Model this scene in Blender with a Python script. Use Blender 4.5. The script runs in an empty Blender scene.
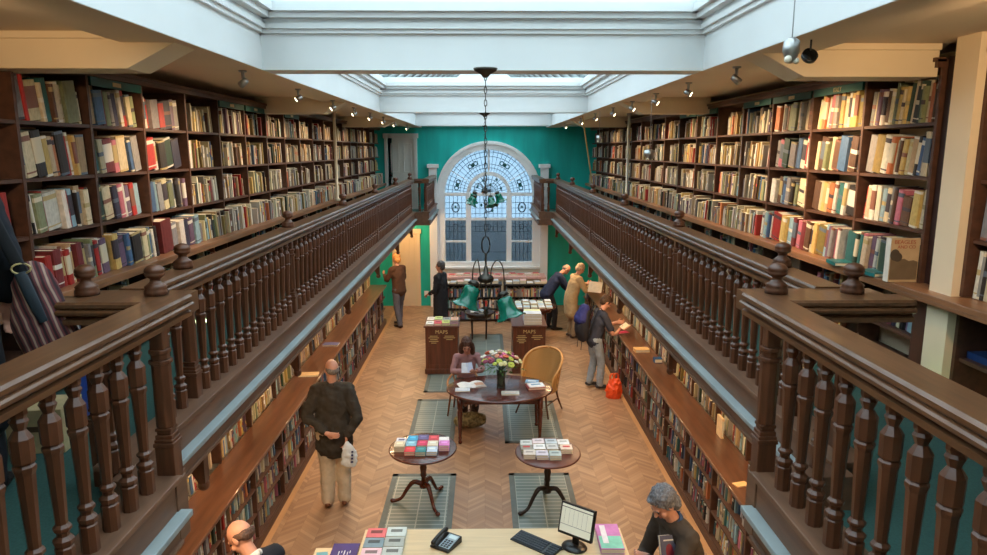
import bpy, bmesh, math, random
from mathutils import Vector, Matrix, Euler, noise
random.seed(7)
PI = math.pi
R = math.radians
scene = bpy.context.scene
C = scene.collection

# ---------------------------------------------------------------- camera
cam_d = bpy.data.cameras.new('camera')
cam = bpy.data.objects.new('camera', cam_d)
C.objects.link(cam)
scene.camera = cam
cam.location = (0, 0, 4.25)
cam.rotation_euler = (R(90 - 10.32), 0, R(-0.765))
cam_d.sensor_width = 36
cam_d.lens = 36 * 700 / 987
cam_d.clip_start = 0.05

# ---------------------------------------------------------------- world, exposure
scene.view_settings.view_transform = 'Standard'
scene.view_settings.look = 'None'
scene.view_settings.gamma = 1
scene.view_settings.use_curve_mapping = False
scene.view_settings.exposure = 0.0
world = bpy.data.worlds.new('overcast_sky')
scene.world = world
world.use_nodes = True
bg = world.node_tree.nodes['Background']
bg.inputs[0].default_value = (0.78, 0.93, 1.0, 1)
bg.inputs[1].default_value = 4.2

def lamp(name, kind, loc, energy, color, parent=None, **kw):
    d = bpy.data.lights.new(name, kind)
    d.energy = energy
    d.color = color
    for k, v in kw.items():
        if k != 'target' and k != 'rot':
            setattr(d, k, v)
    o = bpy.data.objects.new(name, d)
    C.objects.link(o)
    o.location = loc
    if 'target' in kw:
        o.rotation_euler = (Vector(kw['target']) - Vector(loc)).to_track_quat('-Z', 'Y').to_euler()
    if 'rot' in kw:
        o.rotation_euler = kw['rot']
    if parent:
        o.parent = parent
    return o

WARM = (1.0, 0.66, 0.35)
# ---------------------------------------------------------------- materials
def mat(name, col, rough=0.6, metal=0.0, var=0.0, scale=8.0, stretch=(1, 1, 1), spec=0.5,
        bump=0.0, emit=None, alpha=None, coat=0.0, obj=True):
    m = bpy.data.materials.new(name)
    m.use_nodes = True
    nt = m.node_tree
    b = nt.nodes['Principled BSDF']
    b.inputs['Roughness'].default_value = rough
    b.inputs['Metallic'].default_value = metal
    b.inputs['Specular IOR Level'].default_value = spec
    b.inputs['Coat Weight'].default_value = coat
    b.inputs['Base Color'].default_value = (*col, 1)
    tc = nt.nodes.new('ShaderNodeTexCoord')
    mp = nt.nodes.new('ShaderNodeMapping')
    mp.inputs['Scale'].default_value = stretch
    nt.links.new(tc.outputs['Object'], mp.inputs[0])
    nz = nt.nodes.new('ShaderNodeTexNoise')
    nz.inputs['Scale'].default_value = scale
    nz.inputs['Detail'].default_value = 4
    nt.links.new(mp.outputs[0], nz.inputs['Vector'])
    if var:
        cr = nt.nodes.new('ShaderNodeValToRGB')
        cr.color_ramp.elements[0].position = 0.3
        cr.color_ramp.elements[1].position = 0.72
        cr.color_ramp.elements[0].color = (*[c * (1 - var) for c in col], 1)
        cr.color_ramp.elements[1].color = (*[min(1, c * (1 + var)) for c in col], 1)
        nt.links.new(nz.outputs['Fac'], cr.inputs[0])
        nt.links.new(cr.outputs[0], b.inputs['Base Color'])
    if bump:
        bp = nt.nodes.new('ShaderNodeBump')
        bp.inputs['Strength'].default_value = bump
        bp.inputs['Distance'].default_value = 0.01
        nt.links.new(nz.outputs['Fac'], bp.inputs['Height'])
        nt.links.new(bp.outputs[0], b.inputs['Normal'])
    if emit:
        b.inputs['Emission Color'].default_value = (*col, 1)
        b.inputs['Emission Strength'].default_value = emit
    return m

def s2l(r, g, b):
    f = lambda c: ((c / 255 + 0.055) / 1.055) ** 2.4 if c > 10 else c / 255 / 12.92
    return (f(r), f(g), f(b))

M = {}
M['wood'] = mat('dark_oak', s2l(92, 54, 33), 0.42, var=0.35, scale=6, stretch=(6, 6, 0.7), bump=0.05, coat=0.12)
M['rail'] = mat('handrail_oak', s2l(98, 64, 40), 0.36, var=0.3, scale=5, stretch=(7, 0.6, 7), bump=0.06, coat=0.15)
M['shelf'] = mat('shelf_wood', s2l(78, 50, 36), 0.5, var=0.3, scale=5, stretch=(4, 0.6, 4))
M['ledge'] = mat('ledge_wood', s2l(142, 98, 66), 0.38, var=0.3, scale=4, stretch=(5, 0.5, 5), coat=0.15)
M['counter'] = mat('counter_wood', s2l(98, 62, 42), 0.32, var=0.3, scale=4, stretch=(5, 0.5, 5), coat=0.2)
M['mahog'] = mat('mahogany', s2l(84, 38, 26), 0.25, var=0.3, scale=5, stretch=(1, 6, 6), coat=0.3)
M['cream'] = mat('cream_paint', s2l(226, 208, 178), 0.7, var=0.04, scale=2)
M['soffit'] = mat('soffit_paint', s2l(226, 206, 180), 0.8, var=0.04, scale=1.2)
M['white'] = mat('white_gloss_paint', s2l(226, 232, 233), 0.45, var=0.03, scale=2)
M['winwhite'] = mat('window_white_paint', s2l(244, 246, 246), 0.5, var=0.02, scale=2)
M['doorp'] = mat('door_paint', s2l(214, 212, 204), 0.45, var=0.03, scale=2)
M['teal'] = mat('teal_wall_paint', s2l(8, 176, 166), 0.6, var=0.15, scale=1.6, stretch=(3, 3, 0.5))
M['carpet'] = mat('green_carpet', s2l(52, 92, 86), 0.95, var=0.18, scale=90)
M['blueg'] = mat('greyed_paint', s2l(150, 160, 160), 0.5, var=0.1, scale=3)
M['fascia'] = mat('fascia_wood', s2l(112, 80, 60), 0.45, var=0.25, scale=4, stretch=(5, 0.5, 5))
M['black'] = mat('black_plastic', s2l(24, 25, 27), 0.35)
M['blackc'] = mat('black_cloth', s2l(26, 28, 34), 0.9, var=0.25, scale=25)
M['metal'] = mat('aged_metal', s2l(70, 66, 60), 0.4, 0.8, var=0.2)
M['steel'] = mat('steel', s2l(170, 172, 172), 0.3, 0.9)
M['paper'] = mat('page_paper', s2l(232, 222, 198), 0.8, var=0.08, scale=60, stretch=(1, 1, 30))
M['deskw'] = mat('pale_desk_veneer', s2l(222, 200, 160), 0.45, var=0.08, scale=4, stretch=(0.6, 8, 1))
M['skin'] = mat('skin', s2l(208, 152, 128), 0.55, var=0.08, scale=9)
M['lead'] = mat('window_lead', s2l(56, 66, 78), 0.5, 0.2)
M['iron'] = mat('cast_iron', s2l(40, 36, 32), 0.5, 0.3)
M['clearplastic'] = mat('white_plastic_bag', s2l(222, 228, 232), 0.35, var=0.06, scale=12, bump=0.6)

def glass_mat(name, tint, transp=0.85, rough=0.05, diff=(0.8, 0.85, 0.88)):
    m = bpy.data.materials.new(name)
    m.use_nodes = True
    nt = m.node_tree
    for n in list(nt.nodes): nt.nodes.remove(n)
    out = nt.nodes.new('ShaderNodeOutputMaterial')
    t = nt.nodes.new('ShaderNodeBsdfTransparent'); t.inputs[0].default_value = (*tint, 1)
    d = nt.nodes.new('ShaderNodeBsdfTranslucent'); d.inputs[0].default_value = (*diff, 1)
    g = nt.nodes.new('ShaderNodeBsdfGlossy'); g.inputs['Roughness'].default_value = rough
    fr = nt.nodes.new('ShaderNodeFresnel'); fr.inputs[0].default_value = 1.45
    a = nt.nodes.new('ShaderNodeMixShader'); a.inputs[0].default_value = transp
    b = nt.nodes.new('ShaderNodeMixShader')
    nt.links.new(d.outputs[0], a.inputs[1]); nt.links.new(t.outputs[0], a.inputs[2])
    nt.links.new(fr.outputs[0], b.inputs[0]); nt.links.new(a.outputs[0], b.inputs[1]); nt.links.new(g.outputs[0], b.inputs[2])
    nt.links.new(b.outputs[0], out.inputs[0])
    return m
M['glass'] = glass_mat('roof_glass', (0.92, 0.96, 0.98), 0.9)
M['winglass'] = glass_mat('leaded_window_glass', (0.37, 0.45, 0.52), 0.8, 0.1)
M['lowglass'] = glass_mat('obscured_window_glass', (0.42, 0.46, 0.48), 0.8, 0.2, (0.22, 0.25, 0.28))

def object_colour_mat(name, rough=0.55):
    m = bpy.data.materials.new(name)
    m.use_nodes = True
    nt = m.node_tree
    b = nt.nodes['Principled BSDF']
    b.inputs['Roughness'].default_value = rough
    oi = nt.nodes.new('ShaderNodeObjectInfo')
    tc = nt.nodes.new('ShaderNodeTexCoord')
    nz = nt.nodes.new('ShaderNodeTexNoise'); nz.inputs['Scale'].default_value = 7; nz.inputs['Detail'].default_value = 3
    cr = nt.nodes.new('ShaderNodeMapRange')
    cr.inputs['From Min'].default_value = 0.3; cr.inputs['From Max'].default_value = 0.7
    cr.inputs['To Min'].default_value = 0.75; cr.inputs['To Max'].default_value = 1.1
    mx = nt.nodes.new('ShaderNodeMix'); mx.data_type = 'RGBA'; mx.blend_type = 'MULTIPLY'
    mx.inputs[0].default_value = 1
    nt.links.new(tc.outputs['Object'], nz.inputs['Vector'])
    nt.links.new(nz.outputs['Fac'], cr.inputs['Value'])
    nt.links.new(oi.outputs['Color'], mx.inputs[6]); nt.links.new(cr.outputs[0], mx.inputs[7])
    nt.links.new(mx.outputs[2], b.inputs['Base Color'])
    return m
M['cover'] = object_colour_mat('book_cover')

def title_mat():
    m = bpy.data.materials.new('book_spine_band')
    m.use_nodes = True
    nt = m.node_tree
    b = nt.nodes['Principled BSDF']; b.inputs['Roughness'].default_value = 0.5
    oi = nt.nodes.new('ShaderNodeObjectInfo')
    cr = nt.nodes.new('ShaderNodeValToRGB'); cr.color_ramp.interpolation = 'CONSTANT'
    cols = [(0.62, 0.55, 0.4), (0.05, 0.04, 0.05), (0.66, 0.62, 0.54), (0.22, 0.09, 0.06), (0.42, 0.32, 0.14), (0.10, 0.13, 0.17)]
    e = cr.color_ramp.elements
    e[0].color = (*cols[0], 1); e[0].position = 0
    e[1].color = (*cols[1], 1); e[1].position = 1 / 6
    for i in range(2, 6):
        q = e.new(i / 6); q.color = (*cols[i], 1)
    nt.links.new(oi.outputs['Random'], cr.inputs[0]); nt.links.new(cr.outputs[0], b.inputs['Base Color'])
    return m
M['band'] = title_mat()

def attr_mat():
    m = bpy.data.materials.new('assorted_book_covers')
    m.use_nodes = True
    nt = m.node_tree
    b = nt.nodes['Principled BSDF']; b.inputs['Roughness'].default_value = 0.55
    a = nt.nodes.new('ShaderNodeAttribute'); a.attribute_name = 'tint'
    nt.links.new(a.outputs['Color'], b.inputs['Base Color'])
    return m
M['tinted'] = attr_mat()

def parquet():
    m = bpy.data.materials.new('chevron_parquet')
    m.use_nodes = True
    nt = m.node_tree; N = nt.nodes; L = nt.links
    b = N['Principled BSDF']; b.inputs['Roughness'].default_value = 0.42
    tc = N.new('ShaderNodeTexCoord'); sp = N.new('ShaderNodeSeparateXYZ'); L.new(tc.outputs['Object'], sp.inputs[0])
    def mth(op, a, c=None, d=None):
        n = N.new('ShaderNodeMath'); n.operation = op
        for i, v in enumerate((a, c, d)):
            if v is None: continue
            if isinstance(v, (int, float)): n.inputs[i].default_value = v
            else: L.new(v, n.inputs[i])
        return n.outputs[0]
    W = 0.21
    u = mth('DIVIDE', sp.outputs[0], W)
    col = mth('FLOOR', u)
    fr = mth('FRACT', u)
    par = mth('MODULO', mth('ADD', col, 1000), 2)
    zig = mth('ABSOLUTE', mth('SUBTRACT', par, fr))           # 0..1 triangle
    v = mth('DIVIDE', mth('ADD', sp.outputs[1], mth('MULTIPLY', zig, W * 0.9)), 0.062)
    row = mth('FLOOR', v)
    fv = mth('FRACT', v)
    cb = N.new('ShaderNodeCombineXYZ'); L.new(col, cb.inputs[0]); L.new(row, cb.inputs[1])
    wn = N.new('ShaderNodeTexWhiteNoise'); wn.noise_dimensions = '2D'; L.new(cb.outputs[0], wn.inputs['Vector'])
    cr = N.new('ShaderNodeValToRGB')
    e = cr.color_ramp.elements
    e[0].color = (*s2l(150, 114, 86), 1); e[1].color = (*s2l(184, 146, 112), 1)
    q = e.new(0.5); q.color = (*s2l(168, 129, 97), 1)
    L.new(wn.outputs['Value'], cr.inputs[0])
    edge = mth('LESS_THAN', fv, 0.07)
    edge2 = mth('LESS_THAN', fr, 0.025)
    ed = mth('MAXIMUM', edge, edge2)
    mx = N.new('ShaderNodeMix'); mx.data_type = 'RGBA'
    L.new(mth('MULTIPLY', ed, 0.3), mx.inputs[0]); L.new(cr.outputs[0], mx.inputs[6])
    mx.inputs[7].default_value = (*s2l(110, 74, 48), 1)
    nz = N.new('ShaderNodeTexNoise'); nz.inputs['Scale'].default_value = 1.3; nz.inputs['Detail'].default_value = 5
    L.new(tc.outputs['Object'], nz.inputs['Vector'])
    mr = N.new('ShaderNodeMapRange'); mr.inputs['From Min'].default_value = 0.3; mr.inputs['From Max'].default_value = 0.7
    mr.inputs['To Min'].default_value = 0.8; mr.inputs['To Max'].default_value = 1.06
    L.new(nz.outputs['Fac'], mr.inputs['Value'])
    m2 = N.new('ShaderNodeMix'); m2.data_type = 'RGBA'; m2.blend_type = 'MULTIPLY'; m2.inputs[0].default_value = 1
    L.new(mx.outputs[2], m2.inputs[6]); L.new(mr.outputs[0], m2.inputs[7])
    L.new(m2.outputs[2], b.inputs['Base Color'])
    return m
M['parquet'] = parquet()

def grate_mat():
    m = bpy.data.materials.new('glass_block_grille')
    m.use_nodes = True
    nt = m.node_tree; N = nt.nodes; L = nt.links
    b = N['Principled BSDF']; b.inputs['Roughness'].default_value = 0.3
    tc = N.new('ShaderNodeTexCoord')
    br = N.new('ShaderNodeTexBrick'); L.new(tc.outputs['Object'], br.inputs['Vector'])
    br.offset = 0
    br.inputs['Color1'].default_value = (*s2l(112, 128, 126), 1)
    br.inputs['Color2'].default_value = (*s2l(92, 110, 108), 1)
    br.inputs['Mortar'].default_value = (*s2l(158, 166, 158), 1)
    br.inputs['Scale'].default_value = 1
    br.inputs['Mortar Size'].default_value = 0.008
    br.inputs['Brick Width'].default_value = 0.33
    br.inputs['Row Height'].default_value = 0.085
    L.new(br.outputs['Color'], b.inputs['Base Color'])
    return m
M['grate'] = grate_mat()

def wicker_mat(name, col, s=90):
    m = mat(name, col, 0.6)
    nt = m.node_tree; N = nt.nodes; L = nt.links
    tc = N.new('ShaderNodeTexCoord')
    w1 = N.new('ShaderNodeTexWave'); w1.inputs['Scale'].default_value = s / 3; w1.bands_direction = 'Z'
    w2 = N.new('ShaderNodeTexWave'); w2.inputs['Scale'].default_value = s / 3; w2.bands_direction = 'X'
    L.new(tc.outputs['Object'], w1.inputs[0]); L.new(tc.outputs['Object'], w2.inputs[0])
    mu = N.new('ShaderNodeMath'); mu.operation = 'MULTIPLY'; L.new(w1.outputs['Fac'], mu.inputs[0]); L.new(w2.outputs['Fac'], mu.inputs[1])
    cr = N.new('ShaderNodeValToRGB')
    cr.color_ramp.elements[0].color = (*[c * 0.5 for c in col], 1); cr.color_ramp.elements[1].color = (*[min(1, c * 1.25) for c in col], 1)
    L.new(mu.outputs[0], cr.inputs[0]); L.new(cr.outputs[0], N['Principled BSDF'].inputs['Base Color'])
    bp = N.new('ShaderNodeBump'); bp.inputs['Strength'].default_value = 0.6; bp.inputs['Distance'].default_value = 0.01
    L.new(mu.outputs[0], bp.inputs['Height']); L.new(bp.outputs[0], N['Principled BSDF'].inputs['Normal'])
    return m
M['wicker'] = wicker_mat('wicker', s2l(232, 174, 100))

_cm = {}
def colm(rgb, rough=0.6, kind=''):
    k = (tuple(rgb), rough, kind)
    if k not in _cm:
        _cm[k] = mat('%s_%d' % (kind or 'painted', len(_cm)), s2l(*rgb), rough, var=0.12, scale=14)
    return _cm[k]

# ---------------------------------------------------------------- mesh builder
class MB:
    def __init__(self):
        self.v = []; self.f = []; self.m = []; self.s = []
    def add(self, vs, fs, mi=0, smooth=False, mat4=None):
        o = len(self.v)
        if mat4 is not None: vs = [mat4 @ Vector(v) for v in vs]
        self.v += [tuple(v) for v in vs]
        for f in fs:
            self.f.append(tuple(i + o for i in f)); self.m.append(mi); self.s.append(smooth)
        return self
    def box(self, x0, x1, y0, y1, z0, z1, mi=0, mat4=None):
        if x0 > x1: x0, x1 = x1, x0
        if y0 > y1: y0, y1 = y1, y0
        vs = [(x, y, z) for z in (z0, z1) for y in (y0, y1) for x in (x0, x1)]
        return self.add(vs, [(0, 2, 3, 1), (4, 5, 7, 6), (0, 1, 5, 4), (2, 6, 7, 3), (0, 4, 6, 2), (1, 3, 7, 5)], mi, False, mat4)
    def lathe(self, prof, seg=12, c=(0, 0, 0), mi=0, smooth=True, rot=0.0, mat4=None, axis='Z'):
        vs = []; fs = []
        for r, z in prof:
            for i in range(seg):
                a = 2 * PI * i / seg + rot
                vs.append((c[0] + r * math.cos(a), c[1] + r * math.sin(a), c[2] + z))
        n = len(prof)
        for j in range(n - 1):
            for i in range(seg):
                k = (i + 1) % seg
                fs.append((j * seg + i, j * seg + k, (j + 1) * seg + k, (j + 1) * seg + i))
        if prof[0][0] > 1e-5: fs.append(tuple(reversed(range(seg))))
        if prof[-1][0] > 1e-5: fs.append(tuple((n - 1) * seg + i for i in range(seg)))
        return self.add(vs, fs, mi, smooth, mat4)
    def loft(self, pts, rad, seg=12, side=None, mi=0, smooth=True, round_ends=True, mat4=None, sub=3):
        P = [Vector(p) for p in pts]
        Rr = [(r, r) if isinstance(r, (int, float)) else tuple(r) for r in rad]
        if sub > 1 and len(P) > 1:
            NP = []; NR = []
            for i in range(len(P) - 1):
                p0 = P[max(i - 1, 0)]; p1 = P[i]; p2 = P[i + 1]; p3 = P[min(i + 2, len(P) - 1)]
                for k in range(sub):
                    t = k / sub
                    q = 0.5 * ((2 * p1) + (p2 - p0) * t + (2 * p0 - 5 * p1 + 4 * p2 - p3) * t * t + (3 * p1 - p0 - 3 * p2 + p3) * t ** 3)
                    NP.append(q)
                    st = t * t * (3 - 2 * t)
                    NR.append(tuple(Rr[i][j] * (1 - st) + Rr[i + 1][j] * st for j in (0, 1)))
            NP.append(P[-1]); NR.append(Rr[-1]); P, Rr = NP, NR
        n = len(P)
        T = [(P[min(i + 1, n - 1)] - P[max(i - 1, 0)]).normalized() for i in range(n)]
        s0 = Vector(side) if side else (Vector((1, 0, 0)) if abs(T[0].x) < 0.8 else Vector((0, 1, 0)))
        rings = []
        def ring(c, t, a, b):
            s = (s0 - t * s0.dot(t))
            if s.length < 1e-4: s = t.orthogonal()
            s.normalize(); w = t.cross(s)
            return [c + s * (a * math.cos(2 * PI * i / seg)) + w * (b * math.sin(2 * PI * i / seg)) for i in range(seg)]
        if round_ends:
            a, b = Rr[0]; m_ = min(a, b)
            for ph in (80, 50, 25):
                rings.append(ring(P[0] - T[0] * m_ * math.sin(R(ph)), T[0], a * math.cos(R(ph)), b * math.cos(R(ph))))
        for i in range(n): rings.append(ring(P[i], T[i], *Rr[i]))
        if round_ends:
            a, b = Rr[-1]; m_ = min(a, b)
            for ph in (25, 50, 80):
                rings.append(ring(P[-1] + T[-1] * m_ * math.sin(R(ph)), T[-1], a * math.cos(R(ph)), b * math.cos(R(ph))))
        vs = [v for r_ in rings for v in r_]; fs = []
        for j in range(len(rings) - 1):
            for i in range(seg):
                k = (i + 1) % seg
                fs.append((j * seg + i, j * seg + k, (j + 1) * seg + k, (j + 1) * seg + i))
        fs.append(tuple(reversed(range(seg)))); L_ = len(rings) - 1
        fs.append(tuple(L_ * seg + i for i in range(seg)))
        return self.add(vs, fs, mi, smooth, mat4)
    def ell(self, c, r, mi=0, seg=14, rings=9, mat4=None):
        prof = [(math.sin(PI * i / rings), -math.cos(PI * i / rings)) for i in range(rings + 1)]
        prof[0] = (0.02, -1); prof[-1] = (0.02, 1)
        mm = Matrix.Translation(Vector(c)) @ Matrix.Diagonal((r[0], r[1], r[2], 1))
        if mat4 is not None: mm = mat4 @ mm
        return self.lathe(prof, seg, mi=mi, mat4=mm)
    def prism(self, poly, y0, y1, mi=0, mat4=None, plane='XZ', smooth=False):
        n = len(poly)
        if plane == 'XZ': f = lambda p, t: (p[0], t, p[1])
        elif plane == 'YZ': f = lambda p, t: (t, p[0], p[1])
        else: f = lambda p, t: (p[0], p[1], t)
        vs = [f(p, y0) for p in poly] + [f(p, y1) for p in poly]
        fs = [(i, (i + 1) % n, n + (i + 1) % n, n + i) for i in range(n)]
        fs += [tuple(reversed(range(n))), tuple(range(n, 2 * n))]
        return self.add(vs, fs, mi, smooth, mat4)
    def build(self, name, mats, parent=None, loc=None, rot=None, bevel=0, remesh=0, smooth_it=0, disp=None, fix=True):
        me = bpy.data.meshes.new(name)
        me.from_pydata(self.v, [], self.f)
        for m in (mats if isinstance(mats, (list, tuple)) else [mats]): me.materials.append(m)
        me.polygons.foreach_set('material_index', self.m)
        me.polygons.foreach_set('use_smooth', self.s)
        if fix:
            b = bmesh.new(); b.from_mesh(me); bmesh.ops.recalc_face_normals(b, faces=b.faces); b.to_mesh(me); b.free()
        me.update()
        o = bpy.data.objects.new(name, me)
        C.objects.link(o)
        if parent: o.parent = parent
        if loc: o.location = loc
        if rot: o.rotation_euler = rot
        if bevel:
            q = o.modifiers.new('bevel', 'BEVEL'); q.width = bevel; q.segments = 2; q.limit_method = 'ANGLE'
        if remesh:
            q = o.modifiers.new('remesh', 'REMESH'); q.mode = 'VOXEL'; q.voxel_size = remesh; q.use_smooth_shade = True
            if smooth_it:
                q = o.modifiers.new('smooth', 'SMOOTH'); q.factor = 0.5; q.iterations = smooth_it
            if disp:
                tx = bpy.data.textures.new('folds', 'CLOUDS'); tx.noise_scale = disp[1]
                q = o.modifiers.new('folds', 'DISPLACE'); q.texture = tx; q.strength = disp[0]; q.mid_level = 0.5
        return o

def tag(o, label=None, cat=None, group=None, kind=None):
    if label: o['label'] = label
    if cat: o['category'] = cat
    if group: o['group'] = group
    if kind: o['kind'] = kind
    return o
def thing(name, label, cat, loc=(0, 0, 0), rz=0.0, group=None):
    o = bpy.data.objects.new(name, None); C.objects.link(o)
    o.location = loc; o.rotation_euler = (0, 0, rz)
    o.empty_display_size = 0.1
    return tag(o, label, cat, group)
def struct(name, mb, m, **k):
    return tag(mb.build(name, m, **k), kind='structure')
def link_copy(o, parent=None, loc=None):
    c = o.copy(); C.objects.link(c)
    if parent: c.parent = parent
    if loc: c.location = loc
    return c
def copy_tree(o, label=None, group=None, loc=None, rz=None):
    c = o.copy(); C.objects.link(c)
    if label: c['label'] = label
    if group: c['group'] = group
    if loc: c.location = loc
    if rz is not None: c.rotation_euler = (0, 0, rz)
    for ch in list(o.children):
        d = ch.copy(); C.objects.link(d); d.parent = c
        for g in list(ch.children):
            e = g.copy(); C.objects.link(e); e.parent = d
    return c
def text(name, body, size, m, parent=None, mat4=None, depth=0.0008, align='CENTER'):
    cu = bpy.data.curves.new(name, 'FONT'); cu.body = body; cu.size = size; cu.extrude = depth
    cu.align_x = align; cu.align_y = 'CENTER'
    t = bpy.data.objects.new(name, cu); C.objects.link(t)
    bpy.context.view_layer.update()
    me = bpy.data.meshes.new_from_object(t.evaluated_get(bpy.context.evaluated_depsgraph_get()))
    bpy.data.objects.remove(t)
    me.materials.clear(); me.materials.append(m)
    o = bpy.data.objects.new(name, me); C.objects.link(o)
    if parent: o.parent = parent
    if mat4 is not None: o.matrix_local = mat4
    return o
# ================================================================ THE SETTING
GF = 2.68            # gallery floor level
XF, XNL, XNR = 1.60, 1.35, 1.20
WX = 3.15
Y0, Y1 = -1.2, 19.0
struct('floor', MB().box(-WX, WX, Y0, Y1, -0.1, 0), M['parquet'])
struct('wall_left', MB().box(-WX - 0.15, -WX, Y0, Y1 + 0.2, 0, 5.0), M['cream'])
struct('wall_right', MB().box(WX, WX + 0.15, Y0, Y1 + 0.2, 0, 5.0), M['cream'])
struct('wall_front', MB().box(-WX, WX, Y0 - 0.15, Y0, 0, 7.0), M['cream'])
# border boards of the parquet along the bookcases
for i, (a, b) in enumerate(((-2.44, -2.37), (2.37, 2.44))):
    struct('trim_%d' % (i + 1), MB().box(a, b, 0, Y1, -0.02, 0.004), mat('border_board', s2l(184, 138, 94), 0.4, var=0.15, scale=4, stretch=(5, 0.4, 1)))

# back wall with arched opening
WCX, WR, WSZ, WB = 0.125, 1.20, 3.08, 1.20    # window centre, inner radius, springing height, bottom
mb = MB()
def wall_grid(mb, x0, x1, z0, z1, y0, y1): mb.box(x0, x1, y0, y1, z0, z1)
wall_grid(mb, -WX, -2.45, 0, 5.3, Y1, Y1 + 0.2)
wall_grid(mb, -1.79, WCX - WR, 0, 5.3, Y1, Y1 + 0.2)
wall_grid(mb, -2.45, -1.79, 2.05, 2.66, Y1, Y1 + 0.2)
wall_grid(mb, -2.45, -1.79, 4.62, 5.3, Y1, Y1 + 0.2)
wall_grid(mb, WCX + WR, WX, 0, 5.3, Y1, Y1 + 0.2)
wall_grid(mb, WCX - WR, WCX + WR, 0, WB, Y1, Y1 + 0.2)
n = 24
for i in range(n):
    a0, a1 = PI * i / n, PI * (i + 1) / n
    xa, xb = WCX + WR * math.cos(a0), WCX + WR * math.cos(a1)
    za, zb = WSZ + WR * math.sin(a0), WSZ + WR * math.sin(a1)
    mb.prism([(xa, za), (xa, 5.3), (xb, 5.3), (xb, zb)], Y1, Y1 + 0.2)
struct('wall_back', mb, M['teal'])

# window frame
def arc_band(mb, cx, cz, r0, r1, y0, y1, a0=0, a1=180, n=28, mi=0):
    for i in range(n):
        p, q = R(a0 + (a1 - a0) * i / n), R(a0 + (a1 - a0) * (i + 1) / n)
        mb.prism([(cx + r0 * math.cos(p), cz + r0 * math.sin(p)), (cx + r1 * math.cos(p), cz + r1 * math.sin(p)),
                  (cx + r1 * math.cos(q), cz + r1 * math.sin(q)), (cx + r0 * math.cos(q), cz + r0 * math.sin(q))], y0, y1, mi)
win = thing('window_1', None, None, (0, 0, 0)); win['kind'] = 'structure'
f = MB()
arc_band(f, WCX, WSZ, WR - 0.02, WR + 0.17, Y1 - 0.10, Y1 + 0.06)
arc_band(f, WCX, WSZ, WR + 0.12, WR + 0.21, Y1 - 0.13, Y1 + 0.02)
for s in (-1, 1):
    f.box(WCX + s * (WR - 0.02), WCX + s * (WR + 0.19), Y1 - 0.10, Y1 + 0.06, 0.95, WSZ)
    f.box(WCX + s * (WR + 0.19), WCX + s * (WR + 0.40), Y1 - 0.16, Y1, 0, 3.78)
    f.box(WCX + s * (WR + 0.14), WCX + s * (WR + 0.44), Y1 - 0.20, Y1, 3.78, 3.88)
    f.box(WCX + s * (WR + 0.16), WCX + s * (WR + 0.42), Y1 - 0.18, Y1, 3.00, 3.10)
    f.box(WCX + s * (WR + 0.16), WCX + s * (WR + 0.42), Y1 - 0.18, Y1, 2.82, 2.88)
f.box(WCX - WR, WCX + WR, Y1 - 0.12, Y1 + 0.06, 0.90, 1.24)
f.box(WCX - WR - 0.2, WCX + WR + 0.2, Y1 - 0.2, Y1, 1.06, 1.12)
f.box(WCX - WR, WCX + WR, Y1 - 0.04, Y1 + 0.06, 3.03, 3.12)
for s in (-1, 1):
    f.box(WCX + s * 0.48, WCX + s * 0.62, Y1 - 0.05, Y1 + 0.06, 1.2, WSZ)
    f.box(WCX + s * 0.62, WCX + s * WR, Y1 - 0.03, Y1 + 0.05, 1.77, 1.82)
    f.box(WCX + s * 0.62, WCX + s * WR, Y1 - 0.03, Y1 + 0.05, 2.37, 2.44)
f.box(WCX - 0.48, WCX + 0.48, Y1 - 0.03, Y1 + 0.05, 2.37, 2.44)
arc_band(f, WCX, WSZ, 0.50, 0.60, Y1 - 0.05, Y1 + 0.05)
for a in (32, 90, 148):
    c_, s_ = math.cos(R(a)), math.sin(R(a))
    f.loft([(WCX + 0.58 * c_, Y1, WSZ + 0.58 * s_), (WCX + WR * c_, Y1, WSZ + WR * s_)], [0.012, 0.012] if a != 90 else [0.03, 0.03], seg=6, sub=1, round_ends=False)
f.build('window_frame', M['winwhite'], win, bevel=0.006)
g = MB(); gy = Y1 + 0.045
g.box(WCX - WR, WCX + WR, gy, gy + 0.01, 2.40, WSZ)
pts = [(WCX + WR * math.cos(PI * i / 28), WSZ + WR * math.sin(PI * i / 28)) for i in range(29)]
g.prism(pts, gy, gy + 0.01)
g.build('window_pane', M['winglass'], win)
MB().box(WCX - WR, WCX + WR, gy, gy + 0.01, 1.2, 2.40).build('window_pane', M['lowglass'], win)
# leading
ld = MB(); ly = Y1 + 0.035
def ln(a, b, r=0.005):
    r *= 1.7
    ld.loft([(a[0], ly, a[1]), (b[0], ly, b[1])], [r, r], seg=4, sub=1, round_ends=False)
for x0, x1 in ((WCX - 1.18, WCX - 0.62), (WCX - 0.48, WCX + 0.48), (WCX + 0.62, WCX + 1.18)):
    nn = max(4, int((x1 - x0) / 0.11))
    for i in range(1, nn): 
        x = x0 + (x1 - x0) * i / nn
        ln((x, 2.06 if x0 > WCX - 0.5 and x1 < WCX + 0.5 else 1.25), (x, 3.03), 0.0035)
    for z in (1.5, 2.06, 2.2, 2.55, 2.7, 2.85): ln((x0, z), (x1, z), 0.0035)
    cx = (x0 + x1) / 2
    for k in range(12):
        a, b2 = 2 * PI * k / 12, 2 * PI * (k + 1) / 12
        ln((cx + 0.1 * math.cos(a), 2.72 + 0.13 * math.sin(a)), (cx + 0.1 * math.cos(b2), 2.72 + 0.13 * math.sin(b2)), 0.009)
        ln((cx + 0.06 * math.cos(a), 2.2 + 0.07 * math.sin(a)), (cx + 0.06 * math.cos(b2), 2.2 + 0.07 * math.sin(b2)), 0.006)
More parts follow.
